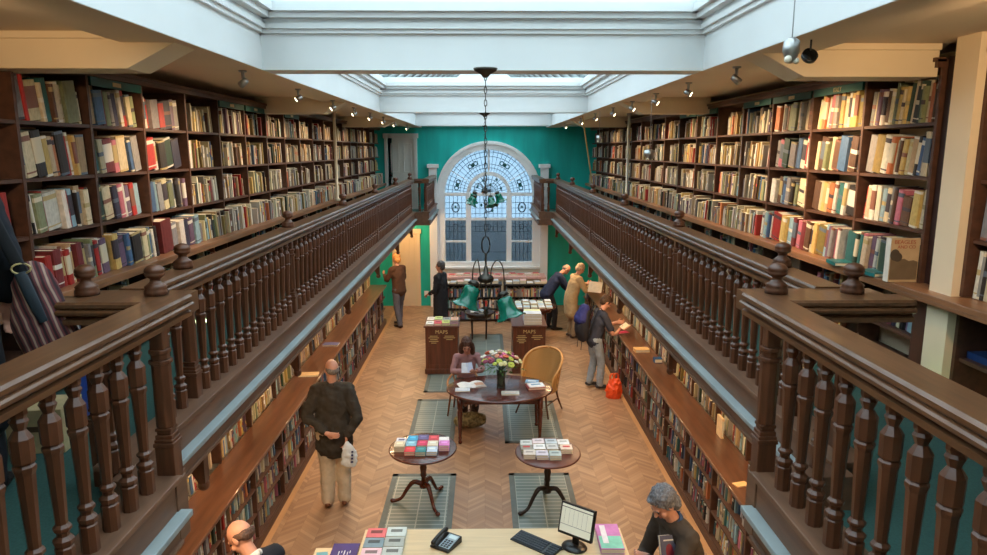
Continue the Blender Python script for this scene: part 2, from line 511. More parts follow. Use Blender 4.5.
for rr in (0.68, 0.78, 0.98, 1.1):
    for k in range(36):
        a, b2 = PI * k / 36, PI * (k + 1) / 36
        ln((WCX + rr * math.cos(a), WSZ + 0.02 + rr * math.sin(a)), (WCX + rr * math.cos(b2), WSZ + 0.02 + rr * math.sin(b2)), 0.004)
for k in range(1, 28):
    a = PI * k / 28
    ln((WCX + 0.6 * math.cos(a), WSZ + 0.6 * math.sin(a)), (WCX + 1.18 * math.cos(a), WSZ + 1.18 * math.sin(a)), 0.003)
for k in range(1, 14):
    a = PI * k / 14
    ln((WCX, WSZ + 0.05), (WCX + 0.5 * math.cos(a), WSZ + 0.5 * math.sin(a)), 0.004)
for rr in (0.2, 0.36):
    for k in range(20):
        a, b2 = PI * k / 20, PI * (k + 1) / 20
        ln((WCX + rr * math.cos(a), WSZ + 0.03 + rr * math.sin(a)), (WCX + rr * math.cos(b2), WSZ + 0.03 + rr * math.sin(b2)), 0.004)
ld.build('window_leading', M['lead'], win)
dk = MB()
for a in (16, 61, 119, 164):
    c_, s_ = math.cos(R(a)), math.sin(R(a))
    px, pz = WCX + 0.88 * c_, WSZ + 0.88 * s_
    dk.ell((px, ly - 0.006, pz), (0.05, 0.006, 0.06), 0)
    for k in (-1, 1):
        qx, qz = px - s_ * 0.085 * k, pz + c_ * 0.085 * k
        for j in range(10):
            t0, t1 = 2 * PI * j / 10, 2 * PI * (j + 1) / 10
            dk.loft([(qx + 0.055 * math.cos(t0), ly, qz + 0.055 * math.sin(t0)), (qx + 0.055 * math.cos(t1), ly, qz + 0.055 * math.sin(t1))], [0.014] * 2, seg=4, sub=1, round_ends=False)
for x, z in ((-0.3, 0.2), (-0.15, 0.36), (0.05, 0.25), (0.22, 0.38), (0.33, 0.15), (-0.2, -0.3), (0.22, -0.32), (0.1, -0.45), (-0.9, -0.35), (0.9, -0.35)):
    dk.ell((WCX + x, ly - 0.006, WSZ + z), (0.03, 0.006, 0.04), 0)
dk.build('stained_glass', colm((20, 92, 92), 0.3, 'stained_glass'), win)

# street beyond the window
struct('trim_3', MB().box(-6, 6, 24, 24.3, 0, 1.95), mat('street_brick', s2l(120, 126, 140), 0.9, var=0.3, scale=3))
struct('trim_4', MB().box(-8, 8, 19.2, 30, -0.2, 0.0), mat('street_paving', s2l(120, 120, 122), 0.9, var=0.1))

# doors
def door(name, x0, x1, z0, z1, m, rows):
    d = thing(name, None, None, (0, 0, 0)); d['kind'] = 'structure'
    f = MB()
    f.box(x0 - 0.09, x0, Y1 - 0.05, Y1 + 0.05, z0, z1 + 0.1); f.box(x1, x1 + 0.09, Y1 - 0.05, Y1 + 0.05, z0, z1 + 0.1)
    f.box(x0 - 0.12, x1 + 0.12, Y1 - 0.06, Y1 + 0.05, z1, z1 + 0.12)
    f.build('door_frame', m, d, bevel=0.004)
    b = MB(); b.box(x0, x1, Y1, Y1 + 0.04, z0, z1)
    w = (x1 - x0)
    for i in range(2):
        px = x0 + 0.07 + i * (w / 2 - 0.01)
        for (a, c) in rows:
            za, zc = z0 + a * (z1 - z0), z0 + c * (z1 - z0)
            for bx in ((px, px + w / 2 - 0.13, za, za + 0.025), (px, px + w / 2 - 0.13, zc - 0.025, zc)):
                b.box(bx[0], bx[1], Y1 - 0.015, Y1, bx[2], bx[3])
            b.box(px, px + 0.025, Y1 - 0.015, Y1, za, zc); b.box(px + w / 2 - 0.155, px + w / 2 - 0.13, Y1 - 0.015, Y1, za, zc)
    b.build('door_panel', m, d, bevel=0.003)
    k = MB(); k.ell((x0 + 0.07, Y1 - 0.04, z0 + (z1 - z0) * 0.48), (0.03, 0.03, 0.03)); k.build('door_handle', M['metal'], d)
door('door_1', -2.56, -1.87, GF, 4.56, M['doorp'], ((0.08, 0.45), (0.52, 0.93)))
door('door_2', -2.42, -1.84, 0.0, 2.02, M['cream'], ((0.06, 0.42), (0.5, 0.94)))

# gallery slabs
for side, s, xn in (('left', -1, XNL), ('right', 1, XNR)):
    b = MB()
    b.box(s * xn, s * WX, Y0, 2.97, 2.56, GF); b.box(s * XF, s * WX, 2.97, 16.2, 2.56, GF); b.box(s * 1.27, s * WX, 16.2, Y1, 2.56, GF)
    struct('floor_%s' % side, b, M['carpet'])
    c = MB()
    c.box(s * (xn + 0.03), s * WX, Y0, 2.93, 2.54, 2.56); c.box(s * (XF + 0.03), s * WX, 2.93, 16.2, 2.54, 2.56); c.box(s * 1.3, s * WX, 16.2, Y1, 2.54, 2.56)
    struct('ceiling_%s' % ('under_gallery_' + side), c, M['cream'])
    # fascia mouldings
    e = MB()
    def run(x, ya, yb):
        e.box(s * (x + 0.002), s * (x + 0.13), ya + 0.001, yb - 0.001, 2.683, 2.844, 0)                  # base kerb under balusters
        e.box(s * (x - 0.025), s * (x + 0.16), ya - 0.02, yb + 0.02, 2.825, 2.851, 0)
        e.box(s * (x - 0.005), s * (x + 0.03), ya + 0.002, yb - 0.002, 2.545, 2.679, 0)
        e.box(s * (x - 0.055), s * (x + 0.03), ya - 0.03, yb + 0.03, 2.655, 2.685, 1)
        e.box(s * (x - 0.035), s * (x + 0.03), ya, yb, 2.635, 2.655, 0)
        e.box(s * (x - 0.02), s * (x + 0.03), ya, yb, 2.535, 2.555, 0)
    run(xn, 0.1, 2.86); e.box(s * (xn - 0.004), s * (xn + 0.12), 2.862, 2.966, 2.533, 2.82, 0); run(XF, 2.98, 16.2); run(1.27, 16.2, Y1)
    for y in (2.975, 16.2):
        e.box(s * (xn + 0.003 if y < 5 else 1.273), s * (XF + 0.03), y - (0.13 if y < 5 else 0.012), y + (0.008 if y < 5 else 0.127), 2.532, 2.838, 0)
    struct('trim_%s' % side, e, [M['fascia'], M['blueg']], bevel=0.004)

# upper ceilings, edge beams, cross beams
for side, s in (('left', -1), ('right', 1)):
    b = MB()
    b.box(s * 2.0, s * WX, Y0, Y1, 4.90, 5.0)
    struct('ceiling_%s' % side, b, M['soffit'])
    b = MB(); b.box(s * 1.66, s * 2.02, Y0, Y1, 4.84, 5.0, 0)
    struct('trim_%s' % ('edge_beam_' + side), b, M['soffit'])
    b = MB()
    for y in ((4.1, 9.0, 14.2) if s < 0 else (4.5, 9.0, 14.2)):
        b.prism([(s * 2.84, 4.70), (s * 2.84, 4.90), (s * 2.02, 4.90), (s * 2.02, 4.843), (s * 1.72, 4.842), (s * 2.0, 4.70)], y, y + 0.28); b.box(s * 2.02, s * 2.84, y - 0.02, y + 0.3, 4.86, 4.90)
    struct('trim_%s' % ('cross_beams_' + side), b, M['cream'], bevel=0.004)
    # skylight well wall with cornice
    b = MB()
    b.box(s * 1.66, s * 1.80, Y0, Y1, 5.0, 5.38); b.box(s * 1.66, s * 1.662, Y0, Y1, 4.85, 5.0)
    b.box(s * 1.655, s * 1.67, Y0, Y1, 4.842, 5.02)
    for dx, z0, z1 in ((0.03, 5.10, 5.13), (0.055, 5.13, 5.165), (0.04, 5.165, 5.20), (0.10, 5.20, 5.24), (0.14, 5.24, 5.30), (0.10, 5.30, 5.36)):
        b.box(s * (1.66 - dx), s * 1.67, Y0, Y1, z0, z1)
    struct('trim_%s' % ('well_' + side), b, M['white'])
i = 0
for y in (-0.5, 5.46, 11.46, 17.46):
    b = MB(); i += 1
    b.box(-1.66, 1.66, y, y + 0.28, 4.84, 5.38)
    for d, z0, z1 in ((0.03, 5.10, 5.13), (0.055, 5.13, 5.165), (0.04, 5.165, 5.20), (0.10, 5.20, 5.24), (0.14, 5.24, 5.30), (0.10, 5.30, 5.36)):
        b.box(-1.66 + (0.0), 1.66, y - d, y + 0.28 + d, z0, z1)
    struct('trim_beam_%d' % i, b, M['white'])
    a = MB()
    arc_band(a, 0, 5.30, 1.18, 1.28, y + 0.05, y + 0.2, 8, 172, 24)
    for s in (-1, 1):
        a.loft([(s * 1.6, y + 0.12, 5.4), (0, y + 0.12, 6.62)], [0.05, 0.05], seg=4, sub=1, round_ends=False)
    a.box(-0.04, 0.04, y + 0.06, y + 0.2, 6.5, 6.7)
    struct('trim_truss_%d' % i, a, M['blueg'])
struct('trim_end_beam', MB().box(-WX, WX, 18.85, Y1, 4.87, 5.4), M['white'])
# pitched roof: bars and glass
for side, s in (('left', -1), ('right', 1)):
    b = MB(); y = Y0
    while y < Y1:
        b.loft([(s * 1.72, y, 5.38), (0, y, 6.70)], [(0.035, 0.06), (0.035, 0.06)], seg=4, sub=1, round_ends=False, side=(0, 1, 0)); y += 0.62
    for t in (0.02, 0.5, 0.98):
        x, z = s * 1.72 * (1 - t), 5.38 + 1.32 * t
        b.box(x - 0.03, x + 0.03, Y0, Y1, z - 0.04, z + 0.03)
    struct('trim_%s' % ('roof_bars_' + side), b, M['blueg'])
    g = MB(); g.add([(s * 1.74, Y0, 5.40), (s * 1.74, Y1, 5.40), (0, Y1, 6.74), (0, Y0, 6.74)], [(0, 1, 2, 3)])
    struct('window_%d' % (2 if s < 0 else 3), g, M['glass'])
struct('wall_gable', MB().prism([(-1.8, 5.36), (1.8, 5.36), (0, 6.75)], Y1 - 0.05, Y1 + 0.05), M['white'])

# floor grilles (glass-block pavement lights set in the parquet)
gl = [(-1.22, -0.38, 7.0, 8.72, 'grey glass-block floor grille under the left tripod table'),
      (0.32, 1.12, 7.0, 8.72, 'grey glass-block floor grille under the right tripod table'),
      (-1.15, -0.46, 9.40, 11.55, 'grey glass-block floor grille under the left end of the oval table'),
      (0.30, 1.17, 9.70, 11.45, 'grey glass-block floor grille under the wicker chair'),
      (-1.09, -0.48, 11.92, 12.94, 'small grey floor grille in front of the left map cabinet'),
      (-0.34, 0.42, 12.2, 15.9, 'long grey floor grille running between the two map cabinets')]
for x0, x1, y0, y1, lb in gl:
    t = thing('floor_grille', lb, 'floor grille', ((x0 + x1) / 2, (y0 + y1) / 2, 0), 0, 'floor grilles set in the parquet')
    w, h = (x1 - x0) / 2, (y1 - y0) / 2
    b = MB(); b.box(-w + 0.07, w - 0.07, -h + 0.07, h - 0.07, -0.01, 0.006); b.build('glass_blocks', M['grate'], t)
    b = MB(); b.box(-w, -w + 0.07, -h, h, -0.01, 0.009); b.box(w - 0.07, w, -h, h, -0.01, 0.009)
    b.box(-w, w, -h, -h + 0.07, -0.01, 0.009); b.box(-w, w, h - 0.07, h, -0.01, 0.009)
    b.build('border', colm((92, 100, 96), 0.5, 'slate_border'), t)

# ================================================================ RAILINGS
BZ0, BZ1 = 2.85, 3.50
prof = [(0.031, 0), (0.031, 0.10), (0.026, 0.105), (0.033, 0.118), (0.033, 0.13), (0.02, 0.142), (0.02, 0.155), (0.029, 0.165), (0.029, 0.175), (0.019, 0.185),
        (0.028, 0.43), (0.033, 0.445), (0.033, 0.455), (0.026, 0.462), (0.033, 0.47), (0.034, 0.545), (0.025, 0.56), (0.017, 0.572), (0.024, 0.59), (0.028, 0.60), (0.022, 0.61), (0.026, 0.62), (0.026, 0.65)]
bal_me = MB().lathe(prof, 8, rot=PI / 8, smooth=False).build('baluster', M['wood'])
bal_first = [True]
def put_baluster(parent, x, y):
    if bal_first[0]:
        bal_first[0] = False; bal_me.parent = parent; bal_me.location = (x, y, BZ0); return
    link_copy(bal_me, parent, (x, y, BZ0))
npf = MB()
w = 0.055
for (r_, z0, z1) in ((0.066, -0.29, 0.13), (0.074, 0.13, 0.15), (0.066, 0.15, 0.165), (0.06, 0.165, 0.185), (0.05, 0.185, 0.2), (0.058, 0.2, 0.215), (0.047, 0.215, 0.50), (0.057, 0.50, 0.52), (0.044, 0.52, 0.545), (0.053, 0.545, 0.565), (0.048, 0.565, 0.66), (0.072, -0.30, -0.27)):
    npf.lathe([(r_ * 0.86, z0), (r_ * 0.86, z1)], 8 if 0.21 < z0 < 0.56 else 4, rot=PI / 8 if 0.21 < z0 < 0.56 else PI / 4, smooth=False)
newel_me = npf.build('newel_post', M['wood'], bevel=0.004)
fin_me = MB().lathe([(0.052, 0), (0.052, 0.02), (0.046, 0.03), (0.05, 0.038), (0.032, 0.052), (0.024, 0.06), (0.022, 0.072), (0.03, 0.078), (0.042, 0.086), (0.045, 0.097), (0.041, 0.101), (0.045, 0.106), (0.042, 0.12), (0.03, 0.132), (0.012, 0.138), (0, 0.139)], 16).build('finial', M['wood'])
brk_me = MB()
brk_me.prism([(0, 0), (0, -0.30), (0.05, -0.30), (0.09, -0.22), (0.18, -0.12), (0.34, -0.06), (0.36, 0)], -0.04, 0.04)
brk_me.ell((0.03, 0, -0.33), (0.045, 0.045, 0.05))
brk_me = brk_me.build('bracket', M['wood'])
for v_ in brk_me.data.vertices: v_.co = Vector((v_.co.x * 0.8, v_.co.y * 0.8, v_.co.z * 0.72))
_first = {}
def put(proto, parent, loc, rz=0, sc=None):
    if proto.name not in _first:
        _first[proto.name] = 1; o = proto; o.parent = parent; o.location = loc
    else: o = link_copy(proto, parent, loc)
    o.rotation_euler = (0, 0, rz)
    return o
def rail_prism(mb, ax, a0, a1, c0, s):
    # ax 'Y': run along Y with front face at x=c0, growing in direction s
    pr = [(0, 0), (0.0, 0.02), (0.015, 0.026), (0.012, 0.034), (-0.012, 0.044), (-0.014, 0.056), (-0.008, 0.064), (0.002, 0.066), (-0.006, 0.076), (-0.006, 0.09), (0.004, 0.10), (0.14, 0.10), (0.155, 0.075), (0.172, 0.062), (0.172, 0.04), (0.145, 0.028), (0.16, 0.02), (0.16, 0)]
    pts = [(c0 + s * p[0], 3.50 + p[1]) for p in pr]
    mb.prism(pts, a0, a1, plane='XZ' if ax == 'Y' else 'YZ')
def newel(parent, x, y, fin=True, brk=None):
    n_ = put(newel_me, parent, (x, y, BZ0))
    if fin: put(fin_me, n_, (0, 0, 0.752))
    if brk: put(brk_me, parent, (x + (-0.05 if brk == 0 else 0.05) , y, 2.55), PI if brk == 0 else 0)
    return n_
for side, s, xn in (('left', -1, XNL), ('right', 1, XNR)):
    # near run
    t = thing('gallery_railing', 'dark oak railing of the %s gallery nearest the camera, thick balusters' % side, 'railing', (0, 0, 0), 0, 'gallery railings')
    b = MB(); rail_prism(b, 'Y', 0.15, 3.17, s * xn, s); b.build('handrail', M['rail'], t)
    newel(t, s * (xn + 0.04), 2.91, fin=False)
    y = 2.72
    while y > 0.4: put_baluster(t, s * (xn + 0.05), y); y -= 0.142
    # return between the near run and the long run
    t = thing('gallery_railing', 'short oak return rail with two finials stepping back to the long %s railing' % side, 'railing', (0, 0, 0), 0, 'gallery railings')
    b = MB(); rail_prism(b, 'X', s * (xn + 0.14), s * 1.90, 2.985, 1); b.box(s * (xn + 0.02), s * 1.86, 3.10, 3.30, 3.50, 3.592); b.build('handrail', M['rail'], t)
    put(fin_me, t, (s * (xn + 0.147), 3.15, BZ0 + 0.752))
    newel(t, s * (1.81 if s < 0 else 1.70), 3.15)
    put_baluster(t, s * (xn + 0.29), 2.92)
    # long run
    t = thing('gallery_railing', 'long oak railing of the %s gallery with a row of finials' % side, 'railing', (0, 0, 0), 0, 'gallery railings')
    b = MB(); rail_prism(b, 'Y', 3.30, 16.28, s * XF, s); b.build('handrail', M['rail'], t)
    posts = [3.88, 6.0, 8.38, 10.85, 13.4, 16.0]
    for k, y in enumerate(posts):
        newel(t, s * (XF + 0.08), y)
        put(brk_me, t, (s * (XF + 0.04), y, 2.54), 0 if s > 0 else PI)
        if k:
            n = round((y - posts[k - 1]) / 0.155)
            for q in range(1, n): put_baluster(t, s * (XF + 0.07), posts[k - 1] + (y - posts[k - 1]) * q / n)
    put_baluster(t, s * (XF + 0.07), 3.55); put_baluster(t, s * (XF + 0.07), 3.70)
    # far end
    t = thing('gallery_railing', 'short oak railing at the far end of the %s gallery beside the arched window' % side, 'railing', (0, 0, 0), 0, 'gallery railings')
    b = MB(); rail_prism(b, 'Y', 16.2, 18.8, s * 1.27, s); rail_prism(b, 'X', s * 1.42, s * 1.6, 16.16, 1); b.build('handrail', M['rail'], t)
    newel(t, s * 1.35, 16.27, fin=False)
    for q in range(15): put_baluster(t, s * 1.34, 16.45 + q * 0.155)
    put_baluster(t, s * 1.49, 16.25)

# ================================================================ GALLERY BOOKCASES
BXL, BXR = 2.75, 2.85
ROWS = [3.39, 3.735, 4.08, 4.425]
TOP = 4.755
ordn = ['first', 'second', 'third', 'fourth', 'fifth', 'sixth', 'seventh', 'eighth', 'ninth', 'tenth', 'eleventh', 'twelfth', 'thirteenth', 'fourteenth', 'fifteenth', 'sixteenth', 'seventeenth', 'eighteenth', 'nineteenth', 'twentieth']
LDIV = [2.6, 3.42, 4.25, 5.04, 5.82, 6.65] + [6.65 + 0.805 * k for k in range(1, 16)]
RDIV = [4.47, 5.34, 6.18, 7.04, 7.84] + [7.84 + 0.842 * k for k in range(1, 14)]
green = colm((20, 82, 76), 0.5, 'header_green')
gold = colm((206, 190, 140), 0.5, 'header_lettering')
def bay(side, s, X, ya, yb, idx):
    t = thing('bookcase_bay', 'dark open bookcase bay of the %s gallery, %s from the camera end' % (side, ordn[idx]), 'bookcase', (s * X, (ya + yb) / 2, GF), 0, 'gallery bookcases, %s side' % side)
    h = (yb - ya) / 2; D = WX - X - 0.02
    L = lambda z: z - GF
    b = MB()
    b.box(0, s * D, -h, -h + 0.028, 0, L(3.353), 0); b.box(0, s * D, -h, -h + 0.028, L(3.392), L(TOP), 0)
    b.build('side_panel', M['shelf'], t)
    for z in ROWS[1:]:
        MB().box(s * 0.005, s * D, -h + 0.028, h, L(z) - 0.022, L(z)).build('shelf', M['shelf'], t)
    for z in (GF + 0.08, 3.02):
        MB().box(s * 0.005, s * D, -h + 0.028, h, L(z) - 0.022, L(z)).build('shelf', M['shelf'], t)
    # deep recess panel: dark divider stub set back, as seen between the rows
    b = MB(); b.box(s * -0.035, s * D, -h, h, L(TOP), L(TOP) + 0.05); b.box(s * -0.05, s * 0.02, -h, h, L(TOP) + 0.035, L(TOP) + 0.06)
    b.build('cornice', M['shelf'], t)
    if (s > 0 and idx in (1, 2, 3, 5, 6)) or (s < 0 and idx in (3, 6, 7, 9)):
        hd = MB().box(s * -0.012, s * 0.01, -h + 0.04, h - 0.01, L(TOP) - 0.06, L(TOP)).build('header_sign', green, t)
        if s > 0 and idx == 1:
            m4 = Matrix.Translation((-0.014, 0, L(TOP) - 0.03)) @ Matrix.Rotation(-PI / 2, 4, 'Z') @ Matrix.Rotation(PI / 2, 4, 'X')
            text('sign_lettering', 'ITALY', 0.05, gold, hd, m4)
        else:
            MB().box(s * -0.014, s * -0.011, -0.06, 0.06, L(TOP) - 0.045, L(TOP) - 0.015).build('sign_lettering', gold, hd)
    return t
for i in range(len(LDIV) - 1): bay('left', -1, BXL, LDIV[i], LDIV[i + 1], i)
for i in range(len(RDIV) - 1): bay('right', 1, BXR, RDIV[i], RDIV[i + 1], i)
for side, s, X in (('left', -1, BXL), ('right', 1, BXR)):
    b = MB(); b.box(s * (X - 0.17), s * (WX - 0.02), 1.2, 18.7, 3.355, 3.39); b.box(s * (X - 0.165), s * (X - 0.14), 1.2, 18.7, 3.33, 3.356)
    tag(b.build('bookcase_ledge', M['ledge'], bevel=0.004), 'long brown ledge board running along the %s gallery bookcases' % side, 'shelf', 'gallery ledges')
# end panel of the right bookcase, pillar and the bay beyond it
b = MB(); b.box(2.88, WX - 0.02, 4.26, 4.465, 3.395, 4.82)
tag(b.build('bookcase_end_panel', colm((58, 30, 24), 0.5, 'end_panel')), 'very dark end panel closing the right gallery bookcase beside the cream pillar', 'panel')
struct('trim_pillar', MB().box(2.78, WX, 4.05, 4.255, GF, 4.90), M['cream'])
tag(MB().box(2.84, WX - 0.02, 4.26, 4.465, GF, 3.34).build('bookcase_end_panel', colm((84, 50, 34), 0.5, 'low_end_panel')), 'brown end panel under the ledge beside the cream pillar', 'panel')
bay('right', 1, BXR, 3.15, 4.02, 18)
tag(MB().box(2.83, WX - 0.02, 4.02, 4.048, GF, 3.35).box(2.83, WX - 0.02, 4.02, 4.048, 3.395, 4.8).build('bookcase_end_panel', M['shelf']), 'narrow brown end board on the camera side of the cream pillar', 'panel')
bay('right', 1, BXR, 2.3, 3.15, 19)
# slim poles
for nm, x, y, z0, z1, m, lb in (('ceiling_pole', -2.54, 12.2, 3.39, 4.9, M['cream'], 'slim cream pole standing in front of the left gallery shelves'),
                         ('ceiling_pole', 2.62, 12.9, 3.39, 4.9, M['blueg'], 'slim grey pole standing in front of the right gallery shelves')):
    tag(MB().lathe([(0.05, 0), (0.05, 0.03), (0.026, 0.04), (0.026, z1 - z0 - 0.04), (0.05, z1 - z0 - 0.03), (0.05, z1 - z0)], 10, c=(x, y, z0)).build(nm, m), lb, 'pole')

# ================================================================ LOWER BOOKCASES
CZ = 0.97
low_shelves = [0.12, 0.40, 0.685]
for side, s in (('left', -1), ('right', 1)):
    y = 3.0; k = 0
    end = 17.0
    while y < end - 0.01:
        yb = min(y + 1.0, end); h = (yb - y) / 2
        t = thing('low_bookcase', 'low bookcase unit under the %s gallery, %s from the camera end' % (side, ordn[k]), 'bookcase', (s * 2.45, (y + yb) / 2, 0), 0, 'low bookcases, %s side' % side)
        MB().box(0, s * 0.33, -h, -h + 0.03, 0, CZ - 0.035).build('side_panel', M['shelf'], t)
        MB().box(s * -0.012, s * 0.33, -h, h, 0, 0.10).build('plinth', M['shelf'], t)
        for z in low_shelves: MB().box(s * 0.004, s * 0.33, -h + 0.03, h, z - 0.02, z).build('shelf', M['shelf'], t)
        y = yb; k += 1
    b = MB(); b.box(s * 2.42, s * 2.82, 2.9, 17.05, CZ - 0.035, CZ); b.box(s * 2.43, s * 2.45, 2.9, 17.05, CZ - 0.055, CZ - 0.03)
    tag(b.build('counter_top', M['counter'], bevel=0.005), 'polished brown counter top along the low bookcases on the %s' % side, 'counter', 'counter tops')
    y = 3.0; k = 0
    while y < end - 0.01:
        yb = min(y + 1.0, end); h = (yb - y) / 2
        t = thing('wall_bookcase', 'warmly lit wall bookcase above the %s counter, %s from the camera end' % (side, ordn[k]), 'bookcase', (s * 2.80, (y + yb) / 2, CZ), 0, 'wall bookcases, %s side' % side)
        MB().box(0, s * 0.33, -h, -h + 0.03, 0, 1.5).build('side_panel', M['shelf'], t)
        for z in (0.36, 0.72, 1.08, 1.44): MB().box(s * 0.004, s * 0.33, -h + 0.03, h, z - 0.02, z).build('shelf', M['shelf'], t)
        y = yb; k += 1

# ================================================================ LAMPS
sp_head = None
def spot(x, y, tx, ty, tz, energy, lb):
    global sp_head
    t = thing('spotlight', lb, 'spotlight', (x, y, 4.84), 0, 'ceiling spotlights')
    d = (Vector((tx, ty, tz)) - Vector((x, y, 4.76))).normalized()
    q = d.to_track_quat('-Z', 'Y')
    mm = Matrix.Translation((0, 0, -0.09)) @ q.to_matrix().to_4x4()
    if sp_head is None:
        sp_head = (MB().lathe([(0.0, 0.04), (0.022, 0.036), (0.026, 0.0), (0.028, -0.03), (0.025, -0.03), (0.024, -0.02)], 14).build('lamp_housing', M['steel'], t),
                   MB().lathe([(0.0, -0.021), (0.0235, -0.021), (0.0235, -0.027), (0, -0.028)], 14).build('lamp_lens', mat('warm_lamp', (1, 0.8, 0.5), 0.4, emit=12), t),
                   MB().lathe([(0.012, 0), (0.012, -0.06)], 8).lathe([(0.03, -0.012), (0.03, 0)], 12).build('lamp_stem', M['steel'], t))
        hs = sp_head
    else:
        hs = [link_copy(o, t) for o in sp_head]
    hs[0].matrix_local = mm; hs[1].matrix_local = mm
    lamp('spot_light', 'SPOT', Vector((x, y, 4.75)) + d * 0.05, energy, WARM, spot_size=R(72), spot_blend=0.8, shadow_soft_size=0.04, target=(tx, ty, tz))
for s, side, en, ys in ((-1, 'left', 78, (2.2, 5.5, 7.1, 8.7, 10.1, 11.5, 13.0, 14.6, 17.0)), (1, 'right', 135, (2.2, 5.2, 6.4, 7.6, 8.8, 10.1, 11.7, 13.4, 16.0))):
    for j, y in enumerate(ys):
        spot(s * 1.82, y, s * 3.0, y + (2.6 if j == 0 else 0.5 if j == 1 else -0.6), 3.95 if j else 4.1, en * (0.9 if j == 0 else 1), 'small ceiling spotlight over the %s gallery, %s from the camera end' % (side, ordn[j]))
for s, side in ((-1, 'left'), (1, 'right')):  # lamps unseen; fittings added to carry the warm light on the lower shelves
    for j in range(6):
        y = 4.0 + j * 2.4
        t = thing('unseen_strip_light', 'unseen warm strip light under the %s gallery, %s from the camera end' % (side, ordn[j]), 'strip light', (s * 2.25, y, 2.54), 0, 'strip lights under the gallery, %s side' % side)
        MB().box(-0.03, 0.03, -0.4, 0.4, -0.03, 0).build('lamp_housing', M['white'], t)
        MB().box(-0.02, 0.02, -0.38, 0.38, -0.036, -0.03).build('lamp_lens', mat('warm_tube', (1, 0.75, 0.45), 0.4, emit=6), t)
        lamp('strip', 'AREA', (s * 2.2, y, 2.49), 52, WARM, shape='RECTANGLE', size=0.1, size_y=1.2, target=(s * 2.85, y, 1.2))
lamp('doorway_lamp', 'POINT', (-2.1, 18.3, 2.42), 30, WARM, shadow_soft_size=0.08)
# ================================================================ BOOKS
PAL = {'w': (232, 228, 216), 'c': (222, 206, 164), 'k': (30, 28, 32), 'n': (40, 44, 78), 'b': (52, 100, 158), 't': (24, 104, 108), 'g': (134, 148, 104),
       'd': (30, 66, 54), 'r': (170, 44, 38), 'm': (112, 26, 34), 'o': (206, 108, 56), 'y': (224, 186, 96), 'p': (212, 104, 132), 'v': (112, 82, 120),
       's': (140, 140, 144), 'l': (140, 188, 206), 'e': (130, 112, 44), 'u': (96, 60, 40), 'a': (196, 158, 110), 'h': (190, 186, 170)}
_muted = {k: tuple(0.72 * c + 0.28 * g for c, g in zip(v, (0.45 * sum(v) / 3 + 70, 0.45 * sum(v) / 3 + 58, 0.45 * sum(v) / 3 + 42))) for k, v in PAL.items()}
PAL.update({k: v for k, v in _muted.items() if k not in 'r'})
CN = {'w': 'white', 'c': 'cream', 'k': 'black', 'n': 'navy', 'b': 'blue', 't': 'teal', 'g': 'pale green', 'd': 'dark green', 'r': 'red', 'm': 'maroon', 'o': 'orange',
      'y': 'yellow', 'p': 'pink', 'v': 'purple', 's': 'grey', 'l': 'light blue', 'e': 'olive', 'u': 'brown', 'a': 'tan', 'h': 'off-white'}
def book_template(kind):
    # x thickness -0.5..0.5, y spine 0..1, z 0..1
    b = MB()
    segs = {0: [(0, .08, 0), (.08, .12, 1), (.12, .8, 0), (.8, .92, 1), (.92, 1, 0)], 1: [(0, .3, 0), (.3, .85, 1), (.85, 1, 0)],
            2: [(0, .06, 1), (.06, .94, 0), (.94, 1, 1)], 3: [(0, .1, 0), (.1, .13, 1), (.13, .5, 0), (.5, .62, 1), (.62, 1, 0)], 4: [(0, 1, 0)]}[kind]
    for z0, z1, mi in segs:
        vs = []
        for z in (z0, z1):
            for x, y in ((-0.5, 0.03), (-0.3, 0.004), (0, 0), (0.3, 0.004), (0.5, 0.03), (0.5, 0.1), (-0.5, 0.1)): vs.append((x, y, z))
        fs = [(i, i + 1, i + 8, i + 7) for i in range(4)] + [(4, 5, 12, 11), (6, 0, 7, 13), (5, 6, 13, 12)]
        if z0 == 0: fs.append((6, 5, 4, 3, 2, 1, 0))
        if z1 == 1: fs.append((7, 8, 9, 10, 11, 12, 13))
        b.add(vs, fs, mi)
    for s in (-1, 1): b.box(s * 0.5, s * 0.42, 0.1, 1, 0, 1, 0)
    p = MB(); p.box(-0.42, 0.42, 0.08, 0.97, 0.02, 0.975)
    me = []
    for nm, q, ms in (('book', b, [M['cover'], M['band']]), ('pages', p, [M['paper']])):
        o = q.build(nm, ms, fix=False); me.append(o.data); bpy.data.objects.remove(o)
    return me
TPL = [book_template(i) for i in range(5)]
def book(loc, rot, t, d, h, rgb, label, group, kind=None, name='book'):
    k = random.randrange(5) if kind is None else kind
    o = bpy.data.objects.new(name, TPL[k][0]); C.objects.link(o)
    jf = random.uniform(0.9, 1.08)
    j = [min(255, max(0, c * jf * random.uniform(0.98, 1.02))) for c in rgb]
    o.color = (*s2l(*j), 1)
    o.matrix_world = Matrix.Translation(Vector(loc)) @ rot.to_4x4() @ Matrix.Diagonal((t, d, h, 1))
    tag(o, label, 'book', group)
    p = bpy.data.objects.new('pages', TPL[k][1]); C.objects.link(p); p.parent = o
    return o
bulk = {'v': [], 'f': [], 'c': []}
